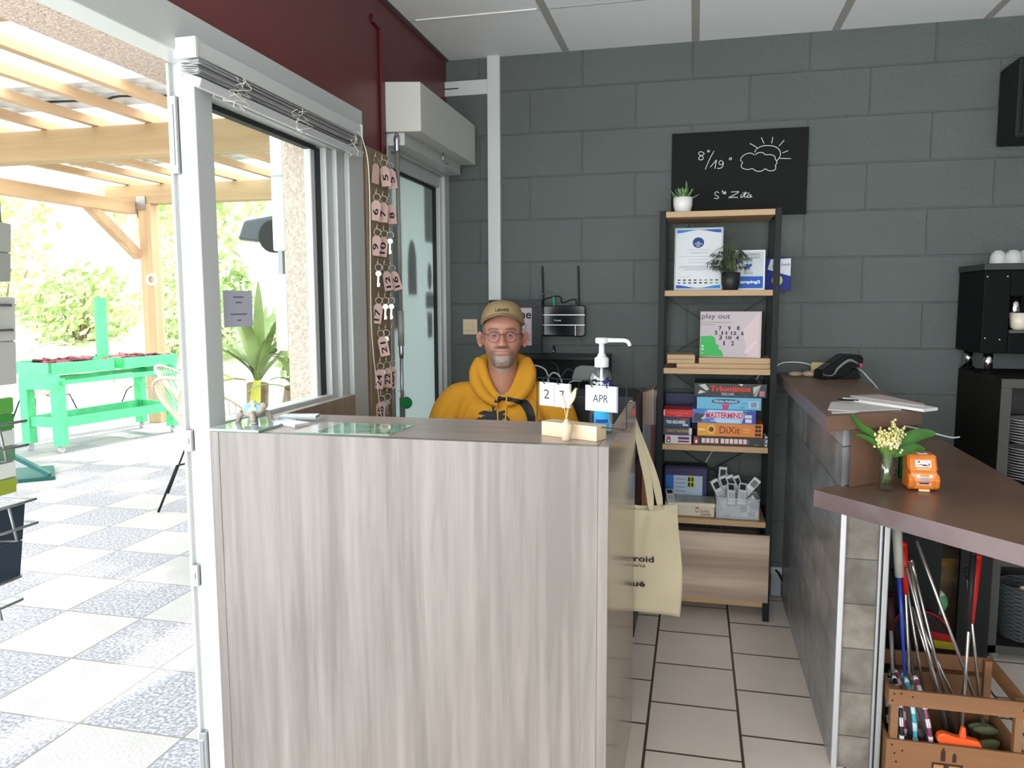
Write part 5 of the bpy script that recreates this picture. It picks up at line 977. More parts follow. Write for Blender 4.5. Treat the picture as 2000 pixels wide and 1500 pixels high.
# vase with lily of the valley
ZL = .85
fv = thing('flower_vase', 'clear glass vase with lily of the valley bunch on the lower bar counter', 'vase', (.532,2.315,ZL))
vx, vy = .532, 2.315
B().lathe([(.0,0),(.0195,0),(.0195,.105),(.0182,.105),(.0180,.020),(.0,.019)], (vx,vy,ZL), n=28, cap=False).obj('glass', thin_glass('vase_glass', (.88,.92,.90), .14), fv)
B().lathe([(.0,.0195),(.0178,.0196),(.0178,.052),(.0,.052)], (vx,vy,ZL), n=24, cap=False).obj('water', thin_glass('water', (.94,.97,.90), .03), fv)
M_gst = mat('flower_stem', (.16,.26,.05), .5); M_bell = mat('lily_bell', (.60,.50,.17), .6, var=(40,.3,1), col2=(.66,.60,.36)); M_lf = mat('lily_leaf', (.035,.125,.014), .5, var=(18,.4), spec=.2); 
rr = random.Random(9)
for k in range(24):
    a = rr.uniform(0, 2*PI); q = rr.random()**.5; r1 = .0145*q; r2_ = .040*q
    p0 = Vector((vx-.012*math.cos(a)*rr.random(), vy-.012*math.sin(a)*rr.random(), ZL+.021)); p1 = Vector((vx+r1*math.cos(a), vy+r1*math.sin(a), ZL+.105)); h = rr.uniform(.150,.185)+(.035 if k in (3, 11) else 0); p2 = Vector((vx+r2_*math.cos(a)*1.0, vy+r2_*math.sin(a), ZL+h))
    b = B(); b.tube([p0, (p0+p1)/2, p1, (p1+p2)/2+Vector((0,0,.004)), p2], .0012, n=5, smooth=3)
    b.obj('stem', M_gst, fv)
    b = B()
    for j in range(9):
        t_ = j/8; c = p1*.15+p2*.85 if 0 else p1.lerp(p2, .45+.55*t_); aa = rr.uniform(0, 2*PI); d = .0065*(1.1-.5*t_); c = c+Vector((d*math.cos(aa), d*math.sin(aa), -.002)); r_ = .0050*(1-.35*t_); b.ball(c, r_, r_, r_*1.05, 8)
    b.obj('bell_flowers', M_bell, fv)
for c in ((-.035,-.003,.125),(.030,-.015,.113),(.034,-.012,.119)): B().ball((vx+c[0],vy+c[1],ZL+c[2]), .0038, n=8).obj('bell_flower', M_bell, fv)
def bleaf(pts, wd):
    b = B(); P_ = [Vector(p) for p in pts]; n = 16; L_ = []
    for k in range(n+1):
        t_ = k/n; m = len(P_)-1; i = min(int(t_*m), m-1); f = t_*m-i; g = lambda j: P_[max(0, min(m, j))]
        a_, b_, c_, d_ = g(i-1), g(i), g(i+1), g(i+2); q = .5*((2*b_)+(-a_+c_)*f+(2*a_-5*b_+4*c_-d_)*f*f+(-a_+3*b_-3*c_+d_)*f**3)
        w_ = wd*math.sin(PI*min(.97, .06+.9*t_))**.75; L_.append((q, w_))
    vs = []
    for k, (q, w_) in enumerate(L_):
        T_ = (L_[min(k+1, n)][0]-L_[max(k-1, 0)][0]).normalized(); sd = T_.cross(Vector((.15,-1,.35))).normalized(); vs.append([b.b.verts.new(q-sd*w_), b.b.verts.new(q+Vector((0,.35,-.25)).normalized()*w_*.35), b.b.verts.new(q+sd*w_)])
    for k in range(n):
        for j in range(2): b._q([vs[k][j], vs[k][j+1], vs[k+1][j+1], vs[k+1][j]], True)
    b.obj('leaf', M_lf, fv, fixn=False)
bleaf([(vx+.005,vy,ZL+.10),(vx+.03,vy,ZL+.135),(vx+.075,vy-.004,ZL+.163),(vx+.118,vy-.005,ZL+.168)], .018)
bleaf([(vx+.008,vy-.005,ZL+.10),(vx+.035,vy-.01,ZL+.115),(vx+.065,vy-.012,ZL+.128),(vx+.092,vy-.012,ZL+.122)], .013)
bleaf([(vx-.005,vy,ZL+.10),(vx-.035,vy+.005,ZL+.155),(vx-.07,vy+.005,ZL+.18),(vx-.10,vy+.0,ZL+.217)], .009)
bleaf([(vx-.006,vy,ZL+.10),(vx-.035,vy,ZL+.135),(vx-.06,vy,ZL+.15),(vx-.088,vy-.002,ZL+.158)], .007)
bleaf([(vx-.004,vy,ZL+.09),(vx-.012,vy,ZL+.12),(vx-.03,vy+.01,ZL+.15)], .012)
# orange tin car standing on its tail
tc_ = thing('tin_car', 'orange tin toy van standing upright on its end on the bar counter', 'toy car', (.632,2.375,ZL))
M_or = mat('orange_tin', (.66,.19,.022), .22, coat=.6); M_or2 = mat('orange_tin_edge', (.58,.15,.02), .25)
Rc = Matrix.Rotation(.05, 3, 'Z'); oc = Vector((.632,2.345,ZL))
def carf(u, s):      # u 0..1 bottom to top; front profile of the upright body
    z = .003+.098*s; bul = .014*math.sin(PI*min(1,s*1.15))**.5 if s < .87 else .0; y = -.001-bul+.030*max(0, s-.72)**1.2*3.2; return y, z
b = B(); pr_ = [(-.004,.002),(-.014,.006),(-.020,.030),(-.018,.052),(-.010,.058),(-.006,.066),(.004,.090),(.014,.099),(.050,.101),(.060,.09),(.062,.01),(.055,.002)]
b.prism([(y, z) for y, z in pr_], -.035, .035, axis='X', sm=False)
o = b.obj('body', M_or, tc_, bev=.004, seg=3)
for v in o.data.vertices: v.co = oc+Rc@v.co
for s in (-1, 1):
    b = B(); b.prism([(-.012,.004),(-.022,.012),(-.024,.034),(-.016,.046),(-.004,.050),(.012,.044),(.016,.01)], s*.026, s*.041, axis='X'); o = b.obj('wheel_arch', M_or2, tc_, bev=.004, seg=3)
    for v in o.data.vertices: v.co = oc+Rc@v.co
    b = B(); b.prism([(-.008,.060),(.002,.070),(.014,.097),(.05,.099),(.05,.06)], s*.033, s*.039, axis='X'); o = b.obj('side_rail', M_or2, tc_, bev=.003)
    for v in o.data.vertices: v.co = oc+Rc@v.co
def cface(x, s, d=.0006):
    # point on the front profile at height s
    P_ = [(-.014,.006),(-.020,.030),(-.018,.052),(-.010,.058),(-.006,.066),(.004,.090),(.014,.099)]
    for (ya, za), (yb, zb) in zip(P_, P_[1:]):
        if za <= s <= zb: y = ya+(yb-ya)*(s-za)/(zb-za); break
    else: y = P_[0][0]
    return oc+Rc@Vector((x, y-d-.0002, s))
def cpoly(pts, m, name, d=.0006): b = B(); b.poly([cface(x, s, d) for x, s in pts]); return b.obj(name, m, tc_, fixn=False)
M_tw = C(215,205,200); M_tb = C(40,40,55)
cpoly([(-.021,.0665),(.021,.0665),(.021,.0855),(-.021,.0855)], M_tw, 'windscreen_print')
for q in ([(-.015,.079),(-.011,.084),(-.007,.079)],[(-.020,.072),(-.002,.0745),(-.001,.070),(.002,.0745),(.019,.070),(.002,.0725)],[(.006,.081),(.010,.082),(.014,.081)],[(.012,.076),(.017,.0765),(.017,.071)]): cpoly(q, M_tb, 'window_figure', .0010)
cpoly([(-.017,.0595),(.017,.0595),(.0175,.0635),(-.017,.0640)], C(215,175,125), 'bumper_bar', .0012)
for x in (-.0165, .0165): cpoly([(x+.0055*math.cos(a), .044+.0055*math.sin(a)) for a in [2*PI*k/18 for k in range(18)]], C(205,200,198), 'headlamp', .001)
cpoly([(-.012,.041),(.012,.041),(.010,.028),(-.010,.028)], M_tw, 'grille', .001)
for k in range(5): z = .0385-.0022*k; cpoly([(-.0105,z),(.0105,z),(.0105,z-.001),(-.0105,z-.001)], M_tb, 'grille_bar', .0013)
cpoly([(-.020,.026),(.020,.026),(.020,.016),(-.020,.016)], C(200,150,140), 'number_plate_surround', .0008); cpoly([(-.013,.0255),(.012,.0255),(.012,.0215),(-.013,.0215)], C(60,35,30), 'number_plate', .0013)
B().obox(oc+Rc@Vector((0,-.020,.004)), (.014,.003,.003), Rc).obj('cream_foot', C(225,195,145), tc_)
o_ = B(); o_.obox(oc+Rc@Vector((.002,.02,.1015)), (.012,.008,.001), Rc); o_.obj('roof_badge', M_tw, tc_); o_ = B(); o_.obox(oc+Rc@Vector((.002,.018,.1028)), (.006,.003,.0004), Rc); o_.obj('coin_slot', M_tb, tc_)
t = thing('green_bottle_cap', 'small glossy green object just behind the orange tin van', 'green object', (.628,2.50,ZL)); B().lathe([(.020,0),(.022,.01),(.022,.085),(.018,.094),(.0,.096)], (.628,2.50,ZL)).obj('body', C(8,80,42, rough=.15), t)
t = thing('metal_scissors', 'dark metal tool standing in shadow between vase and tin van', 'tool', (.583,2.44,ZL)); b = B(); b.tube([(.574,2.475,ZL+.008),(.580,2.47,ZL+.05),(.572,2.47,ZL+.095)], .004, n=6); b.tube([(.588,2.475,ZL+.006),(.596,2.472,ZL+.03)], .003, n=6); b.obj('handle', C(50,52,52, rough=.2), t)
# ================================================================ back cabinet with coffee machine at the right
M_cab = mat('anthracite_laminate', (.018,.017,.015), .7, spec=.05); M_cabe = mat('anthracite_edge', (.06,.058,.055), .55, spec=.25)
cb_ = thing('cube_cabinet', 'dark open cube cabinet against the wall at the right edge holding plates', 'cabinet', (1.7,3.45,0))
def cbx(name, q): o = B().box(*q).obj(name, [M_cab, M_cabe], cb_, bev=.001); [setattr(f, 'material_index', 1) for f in o.data.polygons if f.normal.y < -.9]; return o
cbx('side_board', (1.115,1.152,3.20,3.69,.03,1.058)); cbx('top_board', (1.115,2.3,3.20,3.69,1.058,1.092)); cbx('shelf', (1.152,2.3,3.21,3.67,.655,.683)); cbx('shelf', (1.152,2.3,3.21,3.67,.372,.405)); cbx('bottom_board', (1.115,2.3,3.20,3.69,.03,.062)); cbx('divider', (1.72,1.75,3.21,3.67,.062,1.058)); cbx('side_board', (2.263,2.3,3.20,3.69,.062,1.058)); cbx('back_board', (1.152,2.263,3.67,3.688,.062,1.058))
for x in (1.16, 2.25):
    for y in (3.24, 3.65): B().cyl((x,y,0),(x,y,.03),.018,n=14).obj('foot', C(120,122,122), cb_)
pt_ = B(); pt_.lathe([(.0,.0),(.055,.0),(.060,.003),(.085,.010),(.105,.016),(.1055,.018),(.085,.0125),(.055,.006),(.0,.005)], (0,0,0), n=36, cap=False)
P0_ = pt_.obj('plate', mat('white_porcelain', (.46,.46,.45), .2)); tag(P0_, 'white plate in the tall stack on the cube cabinet shelf', 'plate', 'white plates stacked in the cube cabinet')
P0_.location = (1.29, 3.34, .684)
for k in range(1, 21):
    c = P0_.copy(); S.collection.objects.link(c); gap = .018 if k > 11 else 0; c.location = (1.29+.002*math.sin(k*2.1)-(.004 if k > 11 else 0), 3.34, .684+.0105*k+gap)
    if k == 20: c['label'] = 'topmost white plate of the stack in the cube cabinet'; del c['group']
cm = thing('coffee_machine', 'black boxy coffee machine on chrome feet on the cube cabinet', 'coffee machine', (1.4,3.52,1.092))
M_cm = mat('machine_black', (.005,.006,.006), .45, spec=.06)
b = B(); b.box(1.095,1.19,3.38,3.68,1.175,1.50); b.box(1.19,1.75,3.50,3.68,1.175,1.50); b.box(1.19,1.75,3.38,3.50,1.175,1.255); b.box(1.19,1.75,3.38,3.50,1.40,1.50); b.obj('housing', M_cm, cm, bev=.004)
B().box(1.09,1.76,3.37,3.68,1.50,1.525).obj('top_plate', C(50,56,54), cm, bev=.003); B().box(1.19,1.70,3.365,3.45,1.255,1.268).obj('drip_grid', C(70,74,72), cm, bev=.002)
B().cyl((1.22,3.42,1.30),(1.22,3.42,1.40),.02,n=14).obj('spout', M_chrome, cm)
for x, z in ((1.105,1.475),(1.175,1.475),(1.108,1.235),(1.16,1.23)): B().cyl((x,3.376,z),(x,3.381,z),.0025,n=8).obj('screw', C(200,200,195), cm)
for x in (1.135, 1.70):
    for y in (3.41, 3.64): B().cyl((x,y,1.104),(x,y,1.176),.017,n=20).obj('foot', M_chrome, cm); B().lathe([(.026,0),(.026,.010),(.02,.013)], (x,y,1.092)).obj('foot_pad', M_cm, cm)
t = thing('white_coffee_cup', 'white coffee cup on the drip grid cut by the right edge', 'cup', (1.235,3.41,1.268)); B().lathe([(.018,0),(.030,.01),(.036,.065),(.034,.065),(.028,.012),(.0,.008)], (1.235,3.41,1.268), cap=False).obj('cup', mat('cream_cup', (.60,.55,.45), .3), t)
for i, (x, y, r_) in enumerate(((1.165,3.46,.030),(1.215,3.45,.034),(1.265,3.47,.034))):
    t = thing('white_cup', ['leftmost upturned white cup on top of the coffee machine','second upturned white cup from the left on the coffee machine','third upturned white cup from the left on the coffee machine'][i], 'cup', (x,y,1.525), 'upturned cups on the machine')
    B().lathe([(r_,0),(r_*1.0,.004),(r_*.95,.03),(r_*.7,.048),(r_*.5,.050),(r_*.48,.054),(.0,.054)], (x,y,1.525)).obj('bowl', bpy.data.materials['white_porcelain'], t)
bk = thing('wicker_basket', 'dark grey woven basket in the bottom of the cube cabinet', 'basket', (1.30,3.33,.062))
b = B()
for k in range(26): z = .066+.0082*k; rx = .105+.0006*k; ry = .095; b.tube([(1.31+rx*math.cos(a)*(1+.0*0), 3.33+ry*math.sin(a), z+.0015*math.sin(12*a+k*PI)) for a in [2*PI*j/40 for j in range(40)]], .0042, n=5, closed=True)
b.obj('woven_wall', mat('grey_wicker', (.06,.07,.075), .6), bk); B().lathe([(.09,.0),(.09,.003)], (1.31,3.33,.062)).obj('floor_disc', M_black, bk)
t = thing('wooden_stopper', 'pale wooden knob poking out of the woven basket', 'knob', (1.255,3.27,.22)); B().ball((1.258,3.265,.272), .016, .012, .012).obj('knob', C(190,160,130), t)
sp = thing('wall_speaker', 'black box mounted high on the wall cut by the right edge', 'speaker', (1.4,3.6,2.15)); B().box(1.21,1.70,3.50,3.699,2.02,2.33).obj('cabinet', M_black, sp, bev=.01); B().box(1.23,1.68,3.492,3.502,2.04,2.31).obj('grille', C(14,15,15), sp)
# ================================================================ under the bar: crate of clubs and rackets
M_cr = wood_mat('crate_wood', (.25,.112,.042), (.14,.06,.024), 'X', rough=.6, dens=9); M_cry = wood_mat('crate_wood_side', (.26,.12,.05), (.16,.075,.03), 'Y', rough=.6, dens=9)
ck_ = thing('wooden_crate', 'slatted wooden crate under the lower bar counter holding clubs and rackets', 'crate', (.74,2.42,0))
x0, x1, y0, y1 = .558, .915, 2.28, 2.56
for q, m in (((x0,x1,y0,y0+.010,.238,.285),M_cr),((x0,x1,y0,y0+.010,.004,.135),M_cr),((x0,x1,y1-.01,y1,.238,.285),M_cr),((x0,x1,y1-.01,y1,.004,.135),M_cr),((x0,x0+.010,y0+.01,y1-.01,.238,.285),M_cry),((x1-.01,x1,y0+.01,y1-.01,.238,.285),M_cry),((x0,x0+.010,y0+.01,y1-.01,.004,.135),M_cry),((x1-.01,x1,y0+.01,y1-.01,.004,.135),M_cry)): B().box(*q).obj('slat', m, ck_, bev=.0015)
for x in (x0+.0101, x1-.0301):
    for y in (y0+.0101, y1-.0301): B().box(x,x+.02,y,y+.02,.004,.284).obj('corner_post', M_cry, ck_)
B().box(x0+.01,x1-.01,y0+.01,y1-.01,.004,.012).obj('base', M_cr, ck_)
nl = C(40,25,18)
for x, z in ((.572,.272),(.590,.275),(.62,.268),(.568,.252),(.572,.12),(.58,.095),(.60,.105),(.585,.07),(.90,.262)): B().cyl((x,y0-.0012,z),(x,y0+.001,z),.0028,n=8).obj('nail', nl, ck_)
b = B()   # printed bottles on the lower board
b.box(.700,.712,y0-.0012,y0,.088,.118); b.box(.703,.709,y0-.0014,y0,.118,.126); b.box(.730,.740,y0-.0012,y0,.088,.108); b.box(.732,.738,y0-.0014,y0,.108,.114); b.box(.678,.758,y0-.0012,y0,.052,.082); b.obj('printed_bottles', C(60,35,25), ck_)
B().box(.683,.708,y0-.0016,y0-.0013,.055,.076).obj('printed_label', C(165,120,75), ck_); B().box(.722,.75,y0-.0016,y0-.0013,.055,.076).obj('printed_label', C(165,120,75), ck_)
M_sh_ = mat('club_steel', (.55,.53,.50), .25, .9)
def club(label, top, bot, grip=None, r=.0042, head=None, gl=.15, gr=.011, group='putters in the crate', cat='golf club', name='golf_club', pr=None):
    t = thing(name, label, cat, bot, group); a = Vector(bot); e = Vector(top); B().cyl(a, e, r, r*1.1, n=10).obj('shaft', M_sh_, t)
    if grip: d = (a-e).normalized(); B().cyl(e, e+d*gl, gr, gr*.7, n=14).ball(e, gr).obj('grip', grip, t)
    if head:
        if head == 'dark': B().ball(a+Vector((.01,0,-.0)), .035, .012, .012, 12).obj('head', C(35,38,36), t)
        else: B().ball(a, .04, .012, .014, 12).obj('head', head, t)
    return t
M_rg = C(175,25,20, rough=.4); M_bg = M_black
club('golf club with red grip standing directly behind the racket with the grey grip', (.606,2.40,.672), (.665,2.42,.04), M_rg, head='dark')
club('bright steel club shaft leaning right just beside the red gripped one', (.628,2.42,.62), (.765,2.44,.04), head='dark')
club('bright steel club shaft in the middle bundle with a jointed top', (.640,2.44,.612), (.80,2.46,.04), M_sh_, gl=.07, gr=.0065, head='dark')
club('steel club shaft hidden lowest in the middle bundle', (.630,2.47,.57), (.735,2.49,.04), head='dark')
club('steel club shaft crossing the middle bundle with a short top', (.614,2.385,.61), (.775,2.40,.04), head='dark')
club('longest steel club leaning from top left to bottom right of the crate', (.654,2.45,.672), (.875,2.46,.10), r=.0048, head=C(95,100,70))
club('short steel rod between the middle bundle and the long leaning club', (.664,2.50,.45), (.80,2.50,.04))
club('thin steel rod leaning at the back of the crate', (.69,2.49,.40), (.85,2.50,.05))
club('club with black grip standing beside the tall red grip', (.800,2.47,.588), (.868,2.475,.10), M_bg, gl=.03, gr=.008, head=C(90,95,70))
club('club with a thick tall red grip at the right of the crate', (.809,2.43,.640), (.795,2.44,.06), M_rg, gl=.20, gr=.0155)
t = club('putter with orange rubber head facing out at the front of the crate', (.788,2.39,.66), (.762,2.315,.155), M_bg, gl=.22, gr=.009)
hd = B(); M_oh = C(215,85,38, rough=.4); hd.prism([(.694,.138),(.697,.155),(.712,.161),(.745,.152),(.780,.150),(.803,.146),(.812,.132),(.803,.116),(.775,.108),(.735,.109),(.704,.120)], 2.298, 2.322, axis='Y'); hd.prism([(.752,.148),(.772,.148),(.768,.182),(.757,.182)], 2.302, 2.318, axis='Y'); hd.obj('orange_head', M_oh, t, bev=.005, seg=3)
t = thing('green_putter_head', 'olive green rubber putter head resting at the right bottom of the crate', 'putter head', (.87,2.42,.07)); B().ball((.862,2.42,.085), .052, .014, .022, 14, rot=(0,-.45,0)).obj('head', C(110,112,75, rough=.5), t); t.location = (.862,2.42,.05)
# badminton rackets seen edge on
def racket(label, c, cols, lean, top, grip, gcol, scol):
    t = thing('badminton_racket', label, 'racket', c, 'badminton rackets in the crate'); C0 = Vector(c)+Vector((0,0,.125)); ax = (Vector(top)-C0).normalized()
    sd = Vector((0,1,0)); sd = (sd-ax*sd.dot(ax)).normalized(); loop = [C0+ax*(.118*math.sin(a))+sd*(.085*math.cos(a)) for a in [2*PI*k/30 for k in range(30)]]
    B().tube(loop, .0065, n=6, closed=True).obj('hoop', C(*cols[0], rough=.3), t)
    for k in range(0, 30, 2): q = B(); q.tube([loop[k]+Vector((0,0,0)), loop[(k+1) % 30]], .0070, n=6); q.obj('hoop_band', C(*cols[1], rough=.3), t)
    q = B()
    for k in range(-5, 6): f = k/6; q.tube([C0+ax*(.115*math.sqrt(1-f*f))+sd*.085*f, C0-ax*(.115*math.sqrt(1-f*f))+sd*.085*f], .0006, n=3); q.tube([C0+ax*.118*f+sd*(.083*math.sqrt(1-f*f)), C0+ax*.118*f-sd*(.083*math.sqrt(1-f*f))], .0006, n=3)
    q.obj('strings', C(150,150,150), t)
    s0 = C0+ax*.118; e = Vector(top); B().cyl(s0, e-ax*grip, .0045, .006, n=10).obj('shaft', C(*scol, rough=.25), t)
    B().cyl(e-ax*grip, e, .0125, .0155, n=8).obj('grip', C(*gcol, rough=.7), t); return t
racket('badminton racket with blue shaft and pale grey wrapped grip at the left of the crate', (.640,2.40,.03), [(60,150,160),(190,210,215)], 0, (.577,2.37,.742), .16, (150,148,140), (35,60,150))
racket('badminton racket with black and white hoop leftmost in the crate', (.600,2.38,.03), [(30,30,32),(205,205,205)], 0, (.585,2.44,.50), .10, (40,12,14), (110,110,110))
racket('badminton racket with magenta and grey hoop, second in the crate', (.619,2.43,.03), [(130,40,75),(170,165,165)], 0, (.590,2.47,.50), .10, (60,15,22), (90,25,30))
racket('badminton racket with pink chequered hoop, rightmost of the rackets', (.678,2.40,.03), [(120,60,85),(220,210,215)], 0, (.600,2.45,.58), .08, (25,25,25), (60,60,62))
bgp = thing('racket_case', 'black racket case with red piping and a red and yellow panel behind the clubs', 'case', (.77,2.72,0))
b = B(); arc_ = [(.66,.30),(.68,.345),(.74,.362),(.79,.352),(.83,.31),(.87,.22),(.89,.13),(.68,.13)]; b.prism(arc_, 2.70, 2.76, axis='Y'); b.obj('case_body', C(32,18,20), bgp, bev=.01)
B().tube([(x,2.697,z) for x, z in arc_[:-1]], .004, n=6, smooth=4).obj('red_piping', C(135,25,38), bgp); B().prism([(.775,.300),(.832,.292),(.845,.268),(.785,.272)], 2.694, 2.70, axis='Y').obj('red_panel', C(135,18,18), bgp); B().prism([(.785,.270),(.846,.266),(.857,.242),(.793,.243)], 2.694, 2.70, axis='Y').obj('yellow_panel', C(150,140,25), bgp)
B().box(.68,.90,2.70,2.76,.0,.13).obj('lower_pouch', C(35,16,14), bgp, bev=.008); B().tube([(.69,2.696,.155),(.80,2.696,.165),(.87,2.696,.150)], .003, n=6).obj('zip', C(150,40,50), bgp)
t = thing('black_board', 'tall black board standing at the back left under the bar counter', 'board', (.78,3.0,0)); B().box(.66,.888,3.0,3.03,0,.79).obj('panel', M_black, t)
t = thing('cardboard_box', 'worn ochre cardboard carton on the floor behind the clubs', 'carton', (1.03,3.4,0)); B().box(.965,1.105,3.35,3.60,0,.345).obj('box', mat('worn_cardboard', (.27,.19,.07), .8, var=(12,.6,3), col2=(.15,.09,.06), thr=(.4,.65)), t, bev=.003); B().box(.966,1.104,3.348,3.35,.315,.335).obj('tape', C(150,105,35), t); B().box(.97,1.10,3.345,3.349,.02,.12).obj('printed_panel', C(120,90,70), t)
t = thing('green_ball', 'green and white ball wedged behind the black board', 'ball', (.90,3.12,.2)); o = B().ball((.895,3.10,.255), .05, n=20).obj('ball', [C(85,150,105), C(195,205,190)], t)
for f in o.data.polygons: f.material_index = 1 if (f.center.z > .282 or f.center.z < .222) else 0
t = thing('wooden_box_lid', 'low brown wooden box behind the crate', 'box', (.80,2.75,0)); B().box(.66,.93,2.60,2.68,0,.20).obj('box', M_cr, t, bev=.003)
t = thing('black_divider', 'narrow black panel between the ochre carton and the cube cabinet', 'panel', (1.09,3.22,0)); B().box(1.0,1.11,3.16,3.18,0,.60).obj('panel', M_black, t)
# ================================================================ the man behind the desk (built facing -y, then turned to the camera)
def g_(x, c, s): return math.exp(-((x-c)/s)**2)
def interp(tab, z):
    if z <= tab[0][0]: return tab[0][1:]
    for a, b in zip(tab, tab[1:]):
        if z <= b[0]:
            t = (z-a[0])/(b[0]-a[0]); t = t*t*(3-2*t)*.35+t*.65; return [p+(q-p)*t for p, q in zip(a[1:], b[1:])]
    return tab[-1][1:]
HT = [(1.131,.020,-.060,-.02),(1.136,.031,-.076,-.005),(1.143,.0375,-.0845,.010),(1.154,.0455,-.0885,.028),(1.169,.054,-.0895,.045),(1.187,.0625,-.0895,.058),(1.205,.0690,-.090,.068),(1.230,.0745,-.088,.080),(1.255,.0765,-.0855,.090),(1.275,.0775,-.090,.095),(1.30,.0775,-.090,.098),(1.33,.070,-.080,.092),(1.35,.056,-.060,.075),(1.363,.034,-.035,.045),(1.368,.004,-.004,.006)]
def headpt(u, v):
    z = 1.131+(1.368-1.131)*v; w_, f, bk_ = interp(HT, z); a = 2*PI*u; cy = (f+bk_)/2; ry = (bk_-f)/2
    cx_, sy_ = math.cos(a), math.sin(a); e = .88; x = w_*math.copysign(abs(cx_)**e, cx_); y = cy+ry*math.copysign(abs(sy_)**(e if sy_ > 0 else .80), sy_)
    fr_ = max(0, -sy_)**.7; ax = abs(x); d = 0
    d += .0225*g_(ax,0,.0085+.006*max(0,(1.262-z)/.04))*(0 if z > 1.285 or z < 1.208 else min(1,(1.285-z)/.045)**.9)*(1 if z > 1.219 else max(0,(z-1.208)/.011))
    d += .008*g_(ax,.0145,.0065)*g_(z,1.2205,.0075)
    d += -.0100*g_(ax,.031,.0155)*g_(z,1.256,.0115)+.0040*g_(ax,.026,.020)*g_(z,1.277,.007)
    d += .0035*g_(ax,.042,.016)*g_(z,1.232,.014)
    d += .0045*g_(ax,0,.022)*g_(z,1.2005,.0045)+.0050*g_(ax,0,.019)*g_(z,1.1885,.005)-.0035*g_(ax,0,.024)*g_(z,1.1945,.0016)
    d += -.0030*g_(ax,0,.02)*g_(z,1.178,.005)+.0055*g_(ax,0,.020)*g_(z,1.160,.010)
    d += -.002*g_(ax,0,.004)*g_(z,1.208,.005)-.0022*g_(ax-.62*(1.225-z),.022,.004)*(1 if 1.18 < z < 1.225 else 0)
    d += -.0012*g_(z,1.300,.0022)-.001*g_(z,1.309,.002)
    return Vector((x, y-d*fr_, z))
def cap_obj(bb): me = bpy.data.meshes.new('tmp'); bmesh.ops.recalc_face_normals(bb.b, faces=bb.b.faces[:]); bb.b.to_mesh(me); bb.b.free(); return me
def remeshed(bb, vox, smooth=0):
    me = cap_obj(bb); o = bpy.data.objects.new('tmp', me); S.collection.objects.link(o); r = o.modifiers.new('r', 'REMESH'); r.mode = 'VOXEL'; r.voxel_size = vox
    if smooth: q = o.modifiers.new('s', 'SMOOTH'); q.iterations = smooth; q.factor = .5
    dg = bpy.context.evaluated_depsgraph_get(); m2 = bpy.data.meshes.new_from_object(o.evaluated_get(dg)); bpy.data.objects.remove(o); bpy.data.meshes.remove(me)
    for p_ in m2.polygons: p_.use_smooth = True
    return m2
PB = (-.7305, 2.925, 0)
man = thing('person', 'bearded man in beige cap, round glasses and yellow hoodie sitting behind the desk', 'person', (0,0,0))
b = B()
b.grid(headpt, 96, 90, closed=True)
for pole, v in ((0, 0), (1, 1)):
    vs = [b.b.verts.new(headpt(i/96, v)) for i in range(96)]; b._q(vs)
bmesh.ops.remove_doubles(b.b, verts=b.b.verts[:], dist=1e-6)
b.tube([(0,.030,.93),(0,.028,1.02),(0,.020,1.09),(0,.016,1.16),(0,.015,1.20)], [.085,.064,.0585,.0585,.055], n=24)
for s in (-1, 1):       # ears
    e = [(s*(.078+.004*math.sin(PI*t)+.014*math.sin(PI*t)**.8), .012+.014*math.cos(PI*2*t)*0+.010*math.cos(PI*t*1.0), 1.262-.058*t) for t in [k/8 for k in range(9)]]
    b.ball((s*.0835,.018,1.238), .007, .015, .026, 14, rot=(.15,s*.25,s*.6)); b.tube([(s*.080,.004,1.252),(s*.089,.014,1.266),(s*.099,.025,1.256),(s*.098,.026,1.236),(s*.089,.014,1.213),(s*.081,.004,1.211)], [.003,.0042,.0045,.0042,.0055,.004], n=10, smooth=4)
# torso, arms, hands, legs under the clothes
b.tube([(0,.03,.44),(0,.03,.56),(0,.035,.70),(0,.035,.84),(0,.03,.95),(0,.03,1.02)], [.13,.13,.12,.13,.12,.07], n=20)
for s in (-1, 1):
    sh_ = (s*.175,.03,.975); el = (s*.235,-.07,.765); wr = (s*.115,-.315,.775)
    b.tube([(0,.03,.96),sh_,el,wr], [.06,.052,.040,.027], n=12, smooth=4); b.ball((s*.102,-.350,.770), .038, .050, .016, 14, rot=(0,0,s*.3))
    for k in range(4):
        xk = s*(.128-.021*k); ln = (.058,.070,.074,.066)[k]; yk = -.385+(.006 if k in (0,) else 0)
        b.tube([(xk*.98,-.36,.772),(xk,yk,.776),(xk-s*.004,yk-ln*.5,.774),(xk-s*.006,yk-ln*.85,.762)], [.009,.0088,.008,.0068], n=10, smooth=3)
    b.tube([(s*.075,-.325,.772),(s*.052,-.350,.768),(s*.040,-.375,.764),(s*.036,-.395,.760)], [.011,.0105,.0095,.008], n=10, smooth=3)
    b.tube([(s*.09,.02,.52),(s*.12,-.20,.535),(s*.13,-.42,.50)], [.088,.078,.058], n=14, smooth=3); b.tube([(s*.13,-.42,.50),(s*.13,-.41,.28),(s*.13,-.39,.07)], [.058,.05,.036], n=14, smooth=3); b.tube([(s*.13,-.37,.05),(s*.135,-.50,.035)], [.036,.03], n=12)
me = remeshed(b, .0030, 1)
ca = me.color_attributes.new('skin', 'FLOAT_COLOR', 'POINT')
sk = (.43,.195,.125); rnd = random.Random(1)
